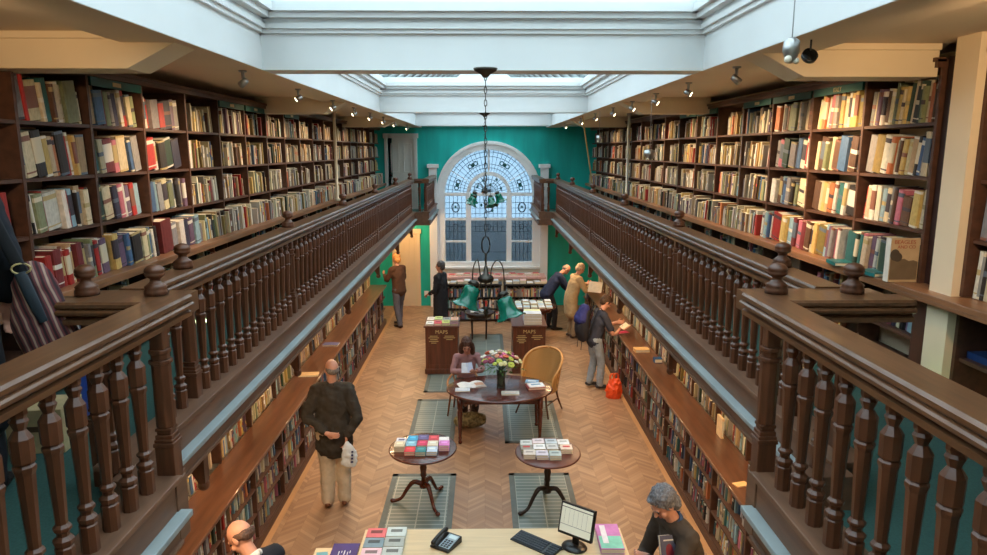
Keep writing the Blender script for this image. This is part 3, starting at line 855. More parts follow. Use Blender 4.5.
def bulk_book(mm, t, d, h, rgb):
    o = len(bulk['v'])
    jf = random.uniform(0.82, 1.08)
    col = s2l(*[min(255, max(0, c * jf * random.uniform(0.97, 1.03))) for c in rgb]); pg = s2l(226, 214, 186)
    for z in (0, 1):
        for x, y in ((-0.5, 0.02), (0.5, 0.02), (0.5, 1), (-0.5, 1)):
            bulk['v'].append(tuple(mm @ Vector((x * t, y * d, z * h))))
    fs = [(0, 1, 5, 4), (1, 2, 6, 5), (2, 3, 7, 6), (3, 0, 4, 7), (4, 5, 6, 7), (3, 2, 1, 0)]
    for i, f in enumerate(fs):
        bulk['f'].append(tuple(q + o for q in f)); bulk['c'].append(pg if i in (2, 4) else col)
    # a raised title block on some spines
    if random.random() < 0.45:
        o = len(bulk['v']); z0 = random.uniform(0.3, 0.6); z1 = z0 + random.uniform(0.08, 0.3)
        for z in (z0, z1):
            for x in (-0.4, 0.4): bulk['v'].append(tuple(mm @ Vector((x * t, 0.02 * d - 0.001, z * h))))
        bulk['f'].append((o, o + 1, o + 3, o + 2))
        bulk['c'].append(s2l(*random.choice([(230, 220, 190), (40, 36, 40), (190, 60, 44), (214, 178, 90), (235, 235, 228), (60, 80, 120)])))
WARMPAL = 'ccccyyaawwwhhhskurgobdlmvahwwecs'
COOLPAL = 'ccwhhskknbtdrmovpgawsybll'
def fill_bulk(s, X, ya, yb, z, hmax, pal, fill=1.0, depth=(0.15, 0.22), th=(0.016, 0.045), leanr=(2, 10)):
    """a run of books from ya to yb with spines at x = s*X"""
    y = ya + 0.01; run_lean = random.uniform(*leanr)
    rz = -PI / 2 if s > 0 else PI / 2
    while y < yb - 0.03:
        if random.random() > fill: y += random.uniform(0.03, 0.10); continue
        t = random.uniform(*th); d = random.uniform(*depth); h = min(hmax, random.uniform(0.66, 1.0) * hmax)
        if random.random() < 0.15: run_lean = random.uniform(*leanr)
        if y + t > yb - 0.005: t = yb - 0.004 - y
        if t < 0.008: break
        L_ = R(run_lean) * (1 if s > 0 else -1)
        if y - ya < h * math.sin(abs(L_)): L_ *= max(0, (y - ya) / (h * math.sin(abs(L_)) + 1e-6))
        mm = Matrix.Translation((s * (X + random.uniform(0.015, 0.06)), y + t / 2, z + t / 2 * abs(math.sin(L_)))) @ Matrix.Rotation(rz, 4, 'Z') @ Matrix.Rotation(L_, 4, 'Y')
        bulk_book(mm, t * 0.96, d, h, PAL[random.choice(pal)])
        y += t

# compartments transcribed from the photograph: (colour, width, height 1-9)
RB = {
 0: ['s4 c4 v3 w3 u5 c3 g3:9 b2 y3 c2 y3 d2:9 c3:9 k5 d2:8 g2 c3:8 o4 u2 s2', 's7:8 e7:8 w5:8 o3 c2 u2 y3 c3 a4:7 k2 b3 s2:8 c4:9 v2',
     'r2:6 c3 w3:7 w3 l3 c3:6 s3:7 u2 _1 p3:6 u5:3 _1 y4:6 c2:7 b2', 't6:6 d2 t2 p2:7 c3 v3 w2 c3 d5 t3:5 _6'],
 1: ['c3 y3:8 o3 w2 p3:8 o3:8 s3 y3:8 c4 w2:8 y4 y3:9 e3 y3:9', 'c2 u5:8 g2 c3:8 u5 b5:8 a2 u4:8 b2', 'u5:6 c3:6 y3 a2 o3:6 w2 t4:6 w2 k7:5', 'p4:6 m4 u4 c2:5 y3 e6:6 l2 v2 s2 p4:6 w2'],
 2: ['o4:6 w2 k3 u2 g4:6 g4 c2 a2 s2 c3:7 c2:7 u3', 's3:7 p4 d4:8 s4 b3:8 w3 r3:9 w2', 'w4:5 u3 l3 b3:6 s3:7 k2:5 g2:4 _1 c6:6 c3', 'w2:6 s3 l3 b2 w1 r8:7 y5:6 y3 l4:6 m3:7'],
 3: ['c2 c3:7 w3 k3 w3:7 c2 s3', 'w2 k2 w2 a6:7 c3 k4:8', 'a6:6 w2 k2 w2:6 l3 n3', 'v4:5 y6:5 s3:6 _2'],
}
LB = {
 0: ['u3:8 s5:8 r2:9 c8:6 c2 t4:8 u2 c4:7 c3:6 g9:8 c2:4', 'c3 c6:8 k6:9 y4 c3 o3 k6:9 r2 w2:9 y2 a6:8', 'c4 k1 w2 g5:6 r2 w9:6 w3 r3:6 l3:7 k1 a4:8 c4 r1:7',
     'r4:4 m5:6 r2:5 w1 r3:5 a2 y2 m4:7 c2 k2 s2 g2 a2 r3:6 w2 v5:6'],
 1: ['a4:7 b5:6 m2 g3 s2 n3 w2:8 r3:8 c3 g3', 'k2 t3:7 c3 m7:6 p3 c6:8 b2 s5:8', 'd6:7 c5:6 n3 p3 w2 v3 r3 l4:6', 'y4:7 v5:5 b2 p1 b2 k7:5 l2 c4:6 g2 b3 w2:5 k2'],
 2: ['u2:6 w1 r2 s4 r3:5 n5:6 v2 s3', 'r6:7 w2 k4:6 d6:7 n5:7', 'b4:6 l2 s3 a2 c3 g3:6 w2 k2 s2:7 v2', 'm4:8 s2 _1 w2:6 n2 v2 l2'],
 3: ['w2:7 g2 k2 a2 r2 y6:6 c2', 'w4:7 k2 y2 c3 y2 g3', 'a5:5 y3 y3 a3:5 m2 w2', 'k2:5 p3 t3:6 y3 y4 y2 w4:7'],
}
rown = ['top', 'second', 'third', 'lowest']
bayn = {'right': ['bay beside cream pillar', 'second bay from pillar', 'third bay from pillar', 'fourth'],
        'left': ['outermost bay', 'second bay from the edge', 'third bay from the edge', 'fourth']}
def fill_named(side, s, X, ya, yb, rowi, spec, bi):
    toks = spec.split(); items = []
    for tk in toks:
        c = tk[0]; rest = tk[1:].split(':'); w = float(rest[0]); h = float(rest[1]) if len(rest) > 1 else random.uniform(5.4, 7.6)
        items.append((c, w, h))
    tot = sum(i[1] for i in items); span = yb - ya - 0.075
    z = ROWS[3 - rowi]
    pos = 0; n = 0; rz = -PI / 2 if s > 0 else PI / 2
    lean = random.uniform(6, 10)
    for c, w, h in items:
        t = w / tot * span
        if c == '_': pos += t; continue
        n += 1
        hh = 0.155 + 0.0145 * h
        if random.random() < 0.12: lean = random.uniform(3, 11)
        L_ = R(lean) * (1 if s > 0 else -1)
        near = (pos if s < 0 else span - pos - t)          # room toward the near divider
        yc = (ya + 0.035 + pos + t / 2) if s < 0 else (yb - 0.01 - pos - t / 2)
        room = near + 0.03
        if hh * math.sin(abs(L_)) > room: L_ = math.copysign(math.asin(min(1, room / hh)), L_)
        d = random.uniform(0.16, 0.22)
        col = CN[c]
        lb = '%s book, %s from left, %s shelf, %s, %s gallery' % (col, ordn[n - 1], rown[rowi], bayn[side][bi], side)
        rot = Matrix.Rotation(rz, 3, 'Z') @ Matrix.Rotation(L_, 3, 'Y')
        book((s * (X + random.uniform(0.012, 0.05)), yc, z + t / 2 * abs(math.sin(L_)) + 0.0005), rot, t * 0.95 * math.cos(L_), d, hh, PAL[c], lb,
             'books on the %s shelf, %s gallery, %s' % (rown[rowi], side, bayn[side][bi]))
        pos += t
for bi in range(3):
    for ri in range(4):
        off = -0.10 if ri == 3 else 0
        fill_named('right', 1, BXR + off, RDIV[bi], RDIV[bi + 1], ri, RB[bi][ri], bi)
        fill_named('left', -1, BXL + off, LDIV[bi + 2], LDIV[bi + 3], ri, LB[bi][ri], bi)
# face-out travel book standing on the ledge beside the pillar
t = thing('picture_book', 'tall face-out picture book with sepia landscape cover standing beside the cream pillar', 'book', (2.762, 4.515, 3.392), R(0))
MB().box(-0.095, 0.095, 0, 0.012, 0, 0.29).build('cover', [colm((196, 166, 128), 0.5, 'sepia_cover')], t)
MB().box(-0.093, 0.091, 0.012, 0.045, 0.004, 0.286).build('pages', M['paper'], t)
MB().box(-0.098, -0.093, 0, 0.055, 0, 0.29).build('spine', colm((232, 226, 214), 0.5, 'white_spine'), t)
p = MB(); p.prism([(-0.09, 0.015), (0.09, 0.015), (0.09, 0.135), (0.06, 0.145), (0.03, 0.14), (0.0, 0.155), (-0.03, 0.15), (-0.06, 0.17), (-0.09, 0.18)], -0.0015, 0)
p.build('cover_landscape', colm((116, 96, 72), 0.6, 'sepia_land'), t)
p = MB(); p.ell((-0.065, -0.002, 0.18), (0.032, 0.001, 0.038)); p.ell((-0.045, -0.002, 0.165), (0.03, 0.001, 0.03)); p.build('cover_tree', colm((78, 66, 54), 0.6, 'sepia_tree'), t)
for i, tx in enumerate(('BEAGLES', 'AND CO')):
    text('cover_title', tx, 0.036 if i == 0 else 0.030, colm((168, 84, 60), 0.6, 'title_red'), t, Matrix.Translation((-0.005 + 0.012 * i, -0.002, 0.264 - 0.032 * i)) @ Matrix.Rotation(PI / 2, 4, 'X'))
# individual books glimpsed in the bays at the photo edges
for i, (y, z, c, h, nm) in enumerate(((4.10, ROWS[3], 'r', 0.29, 'top'), (4.02, ROWS[2], 'w', 0.20, 'second'), (3.95, ROWS[2], 'g', 0.24, 'second'), (4.12, ROWS[1], 'r', 0.27, 'third'), (4.05, ROWS[1], 'u', 0.3, 'third'))):
    book((-BXL - 0.02, y, z + 0.003), Matrix.Rotation(PI / 2, 3, 'Z') @ Matrix.Rotation(R(-5), 3, 'Y'), 0.05, 0.2, h, PAL[c], '%s book on the %s shelf at the far left edge of the photo' % (CN[c], nm), 'books at the left photo edge', 4)
for ri, spec in enumerate((None, 'c5 w4 l5 t4 c3', 's5 o3 c2 r3 t5 a4', 'w3 s2 k3 c5 d3 y6 y5')):
    if not spec: continue
    y = 4.0; n = 0
    for tk in spec.split():
        n += 1; tt = float(tk[1:]) * 0.011
        book((BXR + 0.02, y - tt / 2, ROWS[3 - ri] + 0.004), Matrix.Rotation(-PI / 2, 3, 'Z') @ Matrix.Rotation(R(4), 3, 'Y'), tt * 0.95, 0.2, 0.27 + 0.01 * (n % 2), PAL[tk[0]],
             '%s book, %s from left, %s shelf at the right edge beyond the pillar' % (CN[tk[0]], ordn[n - 1], rown[ri]), 'books beyond the pillar, %s shelf' % rown[ri])
        y -= tt
# everything else on the shelves
for s, X, DV, skip in ((-1, BXL, LDIV, (2, 3, 4)), (1, BXR, RDIV, (0, 1, 2))):
    for i in range(len(DV) - 1):
        if not (s < 0 and i < 2):
            for z in (GF + 0.08, 3.02):
                if random.random() < 0.85: fill_bulk(s, X + 0.02, DV[i] + 0.03, DV[i + 1] - random.choice([0, 0.1, 0.3]), z, 0.26, COOLPAL, 0.9)
        if i in skip or (s < 0 and i < 2): continue
        for ri, z in enumerate(ROWS):
            e = random.choice([0, 0, 0, 0, 0, 0.05, 0.15])
            fill_bulk(s, X + (-0.10 if ri == 0 else 0), DV[i] + 0.03, DV[i + 1] - e, z, 0.265, WARMPAL, 0.96)
for s in (-1, 1):
    for k in range(14):
        ya, yb = 3 + k, 4 + k
        for z in low_shelves:
            fill_bulk(s, 2.46, ya + 0.03, yb, z, 0.25 if z < 0.6 else 0.235, COOLPAL, 0.95, depth=(0.13, 0.2))
        for z in (CZ, CZ + 0.36, CZ + 0.72, CZ + 1.08):
            fill_bulk(s, 2.80, ya + 0.03, yb, z + 0.003, 0.28, WARMPAL, 0.93)

def rotbox(c, yaw, w, d, h): return None
def flat_book(x, y, z, w, d, h, yaw, rgb, label, group=None, mark=None):
    kd = next((q for q in ('paperback', 'booklet', 'pamphlet', 'album') if q in label), 'book')
    t = thing(kd, label, kd, (x, y, z), yaw, group)
    b = MB(); b.box(-w / 2, w / 2, -d / 2, d / 2, h * 0.88, h); b.box(-w / 2, w / 2, -d / 2, d / 2, 0, h * 0.1); b.box(-w / 2, -w / 2 + 0.003, -d / 2, d / 2, h * 0.1, h * 0.88)
    b.build('cover', colm(rgb, 0.45, 'cover'), t)
    MB().box(-w / 2 + 0.003, w / 2 - 0.004, -d / 2 + 0.004, d / 2 - 0.004, h * 0.1, h * 0.88).build('pages', M['paper'], t)
    if mark:
        m = MB(); m.box(-w * 0.3, w * 0.3, -d * 0.05, d * 0.25, h, h + 0.0012); m.build('cover_picture', colm(mark, 0.5, 'cover_print'), t)
    return t

def pile(x, y, z, w, d, n, yaw, rgb, where, group, th=0.018, mark=None):
    """n copies stacked: each one is its own book"""
    for k in range(n):
        lvl = 'topmost of its pile' if k == n - 1 else '%s from bottom of pile' % ordn[k]
        flat_book(x + random.uniform(-0.003, 0.003), y + random.uniform(-0.003, 0.003), z + k * (th + 0.0006), w, d, th, yaw + random.uniform(-0.03, 0.03), rgb,
                  '%s, %s' % (where, lvl), group, mark if k == n - 1 else None)

# ================================================================ TRIPOD TABLES
def tripod_table(x, y, rx, ry, H, col, legcol, a0, label):
    t = thing('tripod_table', label, 'table', (x, y, 0.006))
    MB().lathe([(0.0, H - 0.03), (0.93, H - 0.03), (0.985, H - 0.022), (1.0, H - 0.012), (0.99, H - 0.002), (0.96, H), (0, H)], 40, mat4=Matrix.Diagonal((rx, ry, 1, 1))).build('table_top', col, t)
    MB().lathe([(0.05, 0.20), (0.055, 0.24), (0.03, 0.27), (0.026, 0.33), (0.04, 0.36), (0.034, 0.40), (0.045, 0.46), (0.03, 0.52), (0.036, 0.58), (0.028, 0.64), (0.06, H - 0.045), (0.075, H - 0.03)], 16).build('pedestal', legcol, t)
    for k in range(3):
        a = a0 + k * 2 * PI / 3; c, s_ = math.cos(a), math.sin(a)
        MB().loft([(0.03 * c, 0.03 * s_, 0.25), (0.12 * c, 0.12 * s_, 0.27), (0.2 * c, 0.2 * s_, 0.18), (0.27 * c, 0.27 * s_, 0.065), (0.34 * c, 0.34 * s_, 0.03), (0.385 * c, 0.385 * s_, 0.028)],
                  [0.034, 0.03, 0.024, 0.02, 0.022, 0.028], seg=8).build('leg', legcol, t)
    return t
T1 = (-0.745, 7.95); T2 = (0.75, 7.81)
tripod_table(*T1, 0.41, 0.45, 0.715, M['mahog'], M['mahog'], R(-60), 'round mahogany tripod table on the left carrying piles of colourful paperbacks')
tripod_table(*T2, 0.39, 0.43, 0.715, mat('faded_mahogany', s2l(98, 54, 44), 0.3, var=0.25, scale=6), colm((34, 24, 22), 0.35, 'black_oak'), R(-150), 'round tripod table on the right with dark stem carrying pale books')
TZ = 0.7225
cols = [((222, 220, 228), (90, 90, 130)), ((36, 160, 214), None), ((90, 84, 140), None), ((206, 60, 74), None), ((244, 240, 236), None),
        ((214, 200, 170), None), ((130, 190, 220), None), ((206, 46, 96), None), ((232, 222, 200), None), ((222, 130, 206), None),
        ((220, 44, 60), None), ((40, 130, 136), None), ((196, 216, 238), None)]
names = ['lilac-printed white', 'bright blue', 'slate purple', 'coral red', 'white', 'kraft cream', 'sky blue', 'magenta', 'ivory', 'orchid pink', 'scarlet', 'teal', 'ice blue']
slots = [(-0.27, 0.10), (-0.14, 0.17), (-0.01, 0.19), (0.12, 0.17), (0.25, 0.12), (-0.27, -0.06), (-0.14, 0.01), (-0.01, 0.02), (0.12, 0.01), (0.26, -0.04), (-0.14, -0.16), (-0.01, -0.17), (0.12, -0.16)]
hts = [2, 2, 2, 2, 2, 3, 2, 2, 2, 3, 2, 2, 2]
for (sx, sy), (rgb, mk), nm, h in zip(slots, cols, names, hts):
    pile(T1[0] + sx, T1[1] + sy, TZ, 0.122, 0.15, h, 0, rgb, '%s paperback on the left tripod table' % nm, 'paperbacks piled on the left tripod table', 0.024, mk or tuple(min(255, c + 40) for c in rgb))
pn = ['grey-printed', 'pale pink', 'misty blue', 'plain white', 'olive-grey pictured', 'snow-white', 'silver', 'red-lettered cream', 'beige', 'pale lilac', 'aqua-grey']
pc = [(216, 222, 220), (232, 220, 224), (196, 212, 224), (236, 238, 240), (150, 150, 138), (240, 242, 244), (206, 212, 214), (234, 214, 200), (222, 212, 204), (216, 212, 226), (182, 200, 202)]
slots = [(-0.25, 0.14), (-0.1, 0.18), (0.05, 0.17), (0.2, 0.15), (-0.25, 0.0), (-0.1, 0.02), (0.05, 0.02), (0.22, -0.0), (-0.23, -0.14), (-0.08, -0.16), (0.07, -0.17)]
for (sx, sy), rgb, nm in zip(slots, pc, pn):
    pile(T2[0] + sx, T2[1] + sy, TZ, 0.138, 0.14, 2, 0, rgb, '%s paperback on the right tripod table' % nm, 'pale paperbacks piled on the right tripod table', 0.028,
         (206, 60, 60) if 'red' in nm else tuple(max(0, c - 50) for c in rgb))

# ================================================================ OVAL TABLE
OX, OY = 0.225, 10.03
t = thing('oval_table', 'oval dark mahogany reading table with turned legs in the middle of the room', 'table', (OX, OY, 0.006))
MB().lathe([(0.0, 0.70), (0.94, 0.70), (0.985, 0.708), (1.0, 0.72), (0.99, 0.735), (0.97, 0.74), (0, 0.74)], 48, mat4=Matrix.Diagonal((0.80, 0.62, 1, 1))).build('table_top', M['mahog'], t)
b = MB()
for s in (-1, 1): b.box(s * 0.58, s * 0.555, -0.33, 0.33, 0.60, 0.70); b.box(-0.57, 0.57, s * 0.34, s * 0.315, 0.60, 0.70)
b.build('apron', M['mahog'], t)
for sx in (-1, 1):
    for sy in (-1, 1):
        MB().lathe([(0.026, 0), (0.03, 0.03), (0.02, 0.05), (0.026, 0.09), (0.022, 0.11), (0.034, 0.35), (0.04, 0.48), (0.03, 0.52), (0.042, 0.54), (0.042, 0.70)], 12, c=(sx * 0.585, sy * 0.335, 0)).build('leg', M['mahog'], t)
OZ = 0.7475
flat_book(OX + 0.54, OY - 0.02, OZ, 0.26, 0.2, 0.03, 0.15, (176, 48, 40), 'red-edged book lying on the right side of the oval table', 'books on the oval table')
flat_book(OX + 0.545, OY - 0.01, OZ + 0.031, 0.24, 0.19, 0.012, 0.2, (232, 234, 236), 'white pamphlet on the red-edged book, oval table', 'books on the oval table', (120, 160, 190))
flat_book(OX + 0.50, OY + 0.22, OZ, 0.2, 0.16, 0.02, -0.2, (120, 160, 190), 'pale blue book near the wicker chair on the oval table', 'books on the oval table', (230, 235, 235))
flat_book(OX + 0.15, OY - 0.28, OZ, 0.26, 0.14, 0.02, 0.0, (200, 204, 200), 'silver-framed leaflet at the front edge of the oval table', 'books on the oval table', (236, 226, 220))
flat_book(OX - 0.55, OY - 0.12, OZ, 0.22, 0.15, 0.014, 0.0, (204, 208, 214), 'small grey booklet at the left front of the oval table', 'books on the oval table', (236, 236, 236))
# open newspaper-like papers in front of the woman
t = thing('open_magazine', 'large open white magazine spread on the left of the oval table', 'magazine', (OX - 0.42, OY + 0.1, OZ), 0.3)
b = MB()
for s in (-1, 1):
    n = 8
    for i in range(n):
        x0, x1 = s * 0.2 * i / n, s * 0.2 * (i + 1) / n
        z0, z1 = 0.004 + 0.022 * math.sin(PI * i / n) , 0.004 + 0.022 * math.sin(PI * (i + 1) / n)
        b.prism([(x0, 0), (x1, 0), (x1, z1), (x0, z0)], -0.13, 0.13)
b.build('pages', colm((232, 228, 224), 0.6, 'magazine_paper'), t)
MB().box(0.04, 0.17, -0.09, 0.02, 0.027, 0.029).build('printed_picture', colm((200, 150, 120), 0.6, 'print'), t)

# flowers
vx, vy = OX + 0.02, OY + 0.02
t = thing('flower_vase', 'glass vase full of mixed pink, orange and cream flowers on the oval table', 'flowers', (vx, vy, OZ))
MB().lathe([(0.0, 0.0), (0.062, 0.0), (0.066, 0.02), (0.058, 0.1), (0.066, 0.25), (0.06, 0.25), (0.052, 0.1), (0.058, 0.02), (0, 0.012)], 20).build('vase', glass_mat('vase_glass', (0.75, 0.85, 0.75), 0.8), t)
b = MB()
random.seed(5)
for i in range(26):
    a = random.uniform(0, 2 * PI); r_ = random.uniform(0.0, 0.045); q = random.uniform(0.05, 0.26)
    b.loft([(r_ * math.cos(a + 2), r_ * math.sin(a + 2), 0.015), (r_ * math.cos(a) * 0.5, r_ * math.sin(a) * 0.5, 0.24), (q * math.cos(a), q * math.sin(a), 0.36 + 0.16 * random.random())], [0.003, 0.003, 0.0025], seg=5)
b.build('stems', colm((52, 92, 40), 0.5, 'stem_green'), t)
lf = MB()
for i in range(170):
    a = random.uniform(0, 2 * PI); q = random.uniform(0.06, 0.31); z = 0.27 + random.uniform(0, 0.22) * (1.1 - q / 0.34)
    c = Vector((q * math.cos(a), q * math.sin(a), z)); up_ = Vector((math.cos(a), math.sin(a), random.uniform(-0.5, 0.8))).normalized() * random.uniform(0.05, 0.1)
    sd = up_.cross(Vector((random.random(), random.random(), 1))).normalized() * random.uniform(0.01, 0.02)
    lf.add([c, c + up_ * 0.45 + sd, c + up_, c + up_ * 0.45 - sd + Vector((0, 0, 0.004))], [(0, 1, 2), (0, 2, 3)])
o = lf.build('leaves', colm((66, 112, 44), 0.55, 'leaf_green'), t, fix=False); o['kind'] = 'stuff'
fl_cols = [((236, 118, 84), 'coral'), ((232, 120, 160), 'pink'), ((236, 230, 170), 'cream'), ((200, 210, 90), 'lime'), ((238, 232, 216), 'ivory'), ((150, 70, 96), 'plum'), ((240, 160, 130), 'peach')]
for i in range(38):
    a = i * 2.399; q = 0.05 * math.sqrt(i); z = 0.52 - 0.7 * q * q * 1.6 + random.uniform(-0.03, 0.04)
    rgb, nm = fl_cols[random.choice([0, 1, 2, 2, 3, 4, 4, 5, 6, 3])]
    rr = random.uniform(0.03, 0.052)
    b = MB()
    for k in range(8):
        ak = k * PI / 4
        b.ell((rr * 0.6 * math.cos(ak), rr * 0.6 * math.sin(ak), 0), (rr * 0.55, rr * 0.55, rr * 0.35), seg=7, rings=5)
    b.ell((0, 0, rr * 0.15), (rr * 0.45, rr * 0.45, rr * 0.45), seg=8, rings=5)
    b.build('flower', colm(rgb, 0.6, 'petal_' + nm), t, loc=(q * math.cos(a), q * math.sin(a), z), rot=(random.uniform(-.5, .5) - q * math.sin(a) * 2, random.uniform(-.4, .4) + q * math.cos(a) * 2, 0))

# ================================================================ WICKER CHAIR
def wicker_chair(x, y, rz, label):
    t = thing('wicker_chair', label, 'chair', (x, y, 0.008), rz)      # faces local -Y
    n = 36; th = 0.018
    vo = []; 
    rings = 14
    def P(u, v, off):
        a = R(-118 + 236 * u)                                       # 0 = back
        top = 0.99 - 0.37 * (abs(a) / R(118)) ** 2.2
        z = 0.40 + (top - 0.40) * v
        flare = 1 + 0.16 * v * math.cos(a / 2)
        rx, ry = (0.29 + off) * flare, (0.27 + off) * flare
        return (rx * math.sin(a), ry * math.cos(a) + 0.07 * v, z)
    b = MB(); vs = []; 
    for side in (0, 1):
        for j in range(rings + 1):
            for i in range(n + 1): vs.append(P(i / n, j / rings, th * side))
    N_ = (n + 1) * (rings + 1); fs = []
    for j in range(rings):
        for i in range(n):
            q = j * (n + 1) + i
            fs += [(q, q + 1, q + n + 2, q + n + 1), (N_ + q, N_ + q + n + 1, N_ + q + n + 2, N_ + q + 1)]
    for i in range(n):
        q = rings * (n + 1) + i; fs.append((q, q + 1, N_ + q + 1, N_ + q)); fs.append((i, N_ + i, N_ + i + 1, i + 1))
    for j in range(rings):
        for c_ in (0, n):
            q = j * (n + 1) + c_; fs.append((q, q + n + 1, N_ + q + n + 1, N_ + q))
    b.add(vs, fs, 0, True); b.build('backrest', M['wicker'], t)
    rim = [P(i / 24, 1.0, th / 2) for i in range(25)]
    rim = [P(0, 0, 0.01)] + rim + [P(1, 0, 0.01)]
    MB().loft(rim, [0.022] * len(rim), seg=8, sub=2).build('rim', colm((206, 148, 82), 0.5, 'cane'), t)
    MB().lathe([(0, 0.36), (0.27, 0.36), (0.30, 0.385), (0.30, 0.41), (0.27, 0.425), (0, 0.42)], 28).build('seat', M['wicker'], t)
    for sx in (-1, 1):
        for sy in (-1, 1):
            MB().loft([(sx * 0.21, sy * 0.2, 0.38), (sx * 0.235, sy * 0.225, 0.2), (sx * 0.29, sy * 0.27, 0.012)], [0.018, 0.016, 0.014], seg=8).build('leg', colm((92, 56, 30), 0.45, 'cane_leg'), t)
    for s in (-1, 1): MB().loft([(s * 0.24, -0.23, 0.2), (s * 0.24, 0.23, 0.2)], [0.01, 0.01], seg=6).build('stretcher', colm((92, 56, 30), 0.45, 'cane_leg'), t)
    return t
wicker_chair(0.90, 10.98, R(-30), 'honey-coloured wicker armchair at the right end of the oval table')
# bentwood chair of the woman
t = thing('bentwood_chair', 'curved tan bentwood chair the reading woman sits on', 'chair', (-0.36, 10.92, 0.008), R(-12))
MB().lathe([(0, 0.42), (0.21, 0.42), (0.22, 0.435), (0.21, 0.45), (0, 0.445)], 24).build('seat', colm((186, 124, 70), 0.45, 'bentwood'), t)
pts = [(0.25 * math.sin(R(a)), 0.22 * math.cos(R(a)) + 0.02, 0.72 - 0.0022 * abs(a)) for a in range(-120, 121, 20)]
MB().loft(pts, [0.018] * len(pts), seg=8).build('backrest', colm((196, 134, 78), 0.45, 'bentwood_back'), t)
for a in (-100, -50, 0, 50, 100):
    MB().loft([(0.2 * math.sin(R(a)), 0.19 * math.cos(R(a)), 0.44), (0.25 * math.sin(R(a)), 0.22 * math.cos(R(a)) + 0.02, 0.70 - 0.0022 * abs(a))], [0.01, 0.01], seg=6).build('spindle', colm((186, 124, 70), 0.45, 'bentwood'), t)
for sx in (-1, 1):
    for sy in (-1, 1):
        MB().loft([(sx * 0.15, sy * 0.15, 0.43), (sx * 0.2, sy * 0.2, 0.01)], [0.016, 0.013], seg=8).build('leg', colm((120, 72, 40), 0.45, 'bentwood_leg'), t)

# ================================================================ MAP CABINETS
def map_cabinet(x0, x1, y0, y1, label):
    t = thing('map_cabinet', label, 'cabinet', ((x0 + x1) / 2, (y0 + y1) / 2, 0))
    w, d = (x1 - x0) / 2, (y1 - y0) / 2
    cw = mat('cabinet_wood', s2l(98, 54, 34), 0.4, var=0.3, scale=4, stretch=(6, 6, 0.6))
    b = MB(); b.box(-w, w, -d, d, 0.1, 0.92); b.build('body', cw, t)
    MB().box(-w - 0.02, w + 0.02, -d - 0.02, d + 0.02, 0, 0.1).build('plinth', cw, t, bevel=0.008)
    MB().box(-w - 0.03, w + 0.03, -d - 0.03, d + 0.03, 0.92, 0.95).build('top', cw, t, bevel=0.006)
    f = MB()
    f.box(-w, -w + 0.07, -d - 0.008, -d, 0.1, 0.92); f.box(w - 0.07, w, -d - 0.008, -d, 0.1, 0.92); f.box(-w + 0.07, w - 0.07, -d - 0.008, -d, 0.84, 0.92); f.box(-w + 0.07, w - 0.07, -d - 0.008, -d, 0.1, 0.18)
    f.build('front_frame', cw, t, bevel=0.003)
    g_ = colm((214, 190, 130), 0.5, 'gilt')
    text('lettering', 'MAPS', 0.10, g_, t, Matrix.Translation((0, -d - 0.010, 0.83)) @ Matrix.Rotation(PI / 2, 4, 'X'))
    l = MB()
    for s in (-1, 1):
        for k, ww in enumerate((0.075, 0.1, 0.07, 0.09, 0.05) if s < 0 else (0.09, 0.11, 0.06)):
            l.box(s * 0.15 - ww, s * 0.15 + ww, -d - 0.0095, -d - 0.008, 0.745 - k * 0.034, 0.757 - k * 0.034)
    l.build('small_lettering', g_, t)
map_cabinet(-1.13, -0.51, 12.98, 13.68, 'tall dark wooden cabinet lettered MAPS on the left, low piles of leaflets on top')
map_cabinet(0.55, 1.17, 12.98, 13.86, 'tall dark wooden cabinet lettered MAPS on the right, high stack of white books on top')
lc = [((226, 226, 224), 'white'), ((214, 90, 100), 'red-printed'), ((200, 214, 120), 'lime'), ((120, 70, 70), 'plum'), ((236, 226, 214), 'cream'), ((196, 216, 140), 'pale green'), ((150, 158, 160), 'grey'), ((240, 190, 160), 'peach')]
for i, (rgb, nm) in enumerate(lc):
    gx, gy_ = i % 4, i // 4
    flat_book(-1.05 + gx * 0.155, 13.12 + gy_ * 0.3, 0.951, 0.145, 0.24, 0.03 + 0.012 * (i % 3), random.uniform(-0.06, 0.06), rgb, '%s map booklet on top of the left map cabinet' % nm, 'map booklets on the left cabinet', tuple(int(c * 0.7) for c in rgb))
for k in range(7):
    flat_book(0.93 + random.uniform(-0.015, 0.015), 13.14 + random.uniform(-0.01, 0.01), 0.951 + k * 0.032, 0.34, 0.24, 0.03, random.uniform(-0.05, 0.05), random.choice([(236, 236, 238), (224, 230, 236), (240, 232, 220)]),
              'white book in the stack on the right map cabinet, %s' % ('topmost' if k == 6 else ordn[k] + ' from the bottom'), 'stack of white books on the right cabinet')
for k in range(5):
    flat_book(0.94 + random.uniform(-0.015, 0.015), 13.50, 0.951 + k * 0.036, 0.32, 0.24, 0.034, random.uniform(-0.05, 0.05), random.choice([(230, 234, 240), (216, 226, 230), (236, 236, 180)]),
              'pale book in the rear stack on the right map cabinet, %s' % ('topmost' if k == 4 else ordn[k] + ' from the bottom'), 'rear stack of books on the right cabinet')

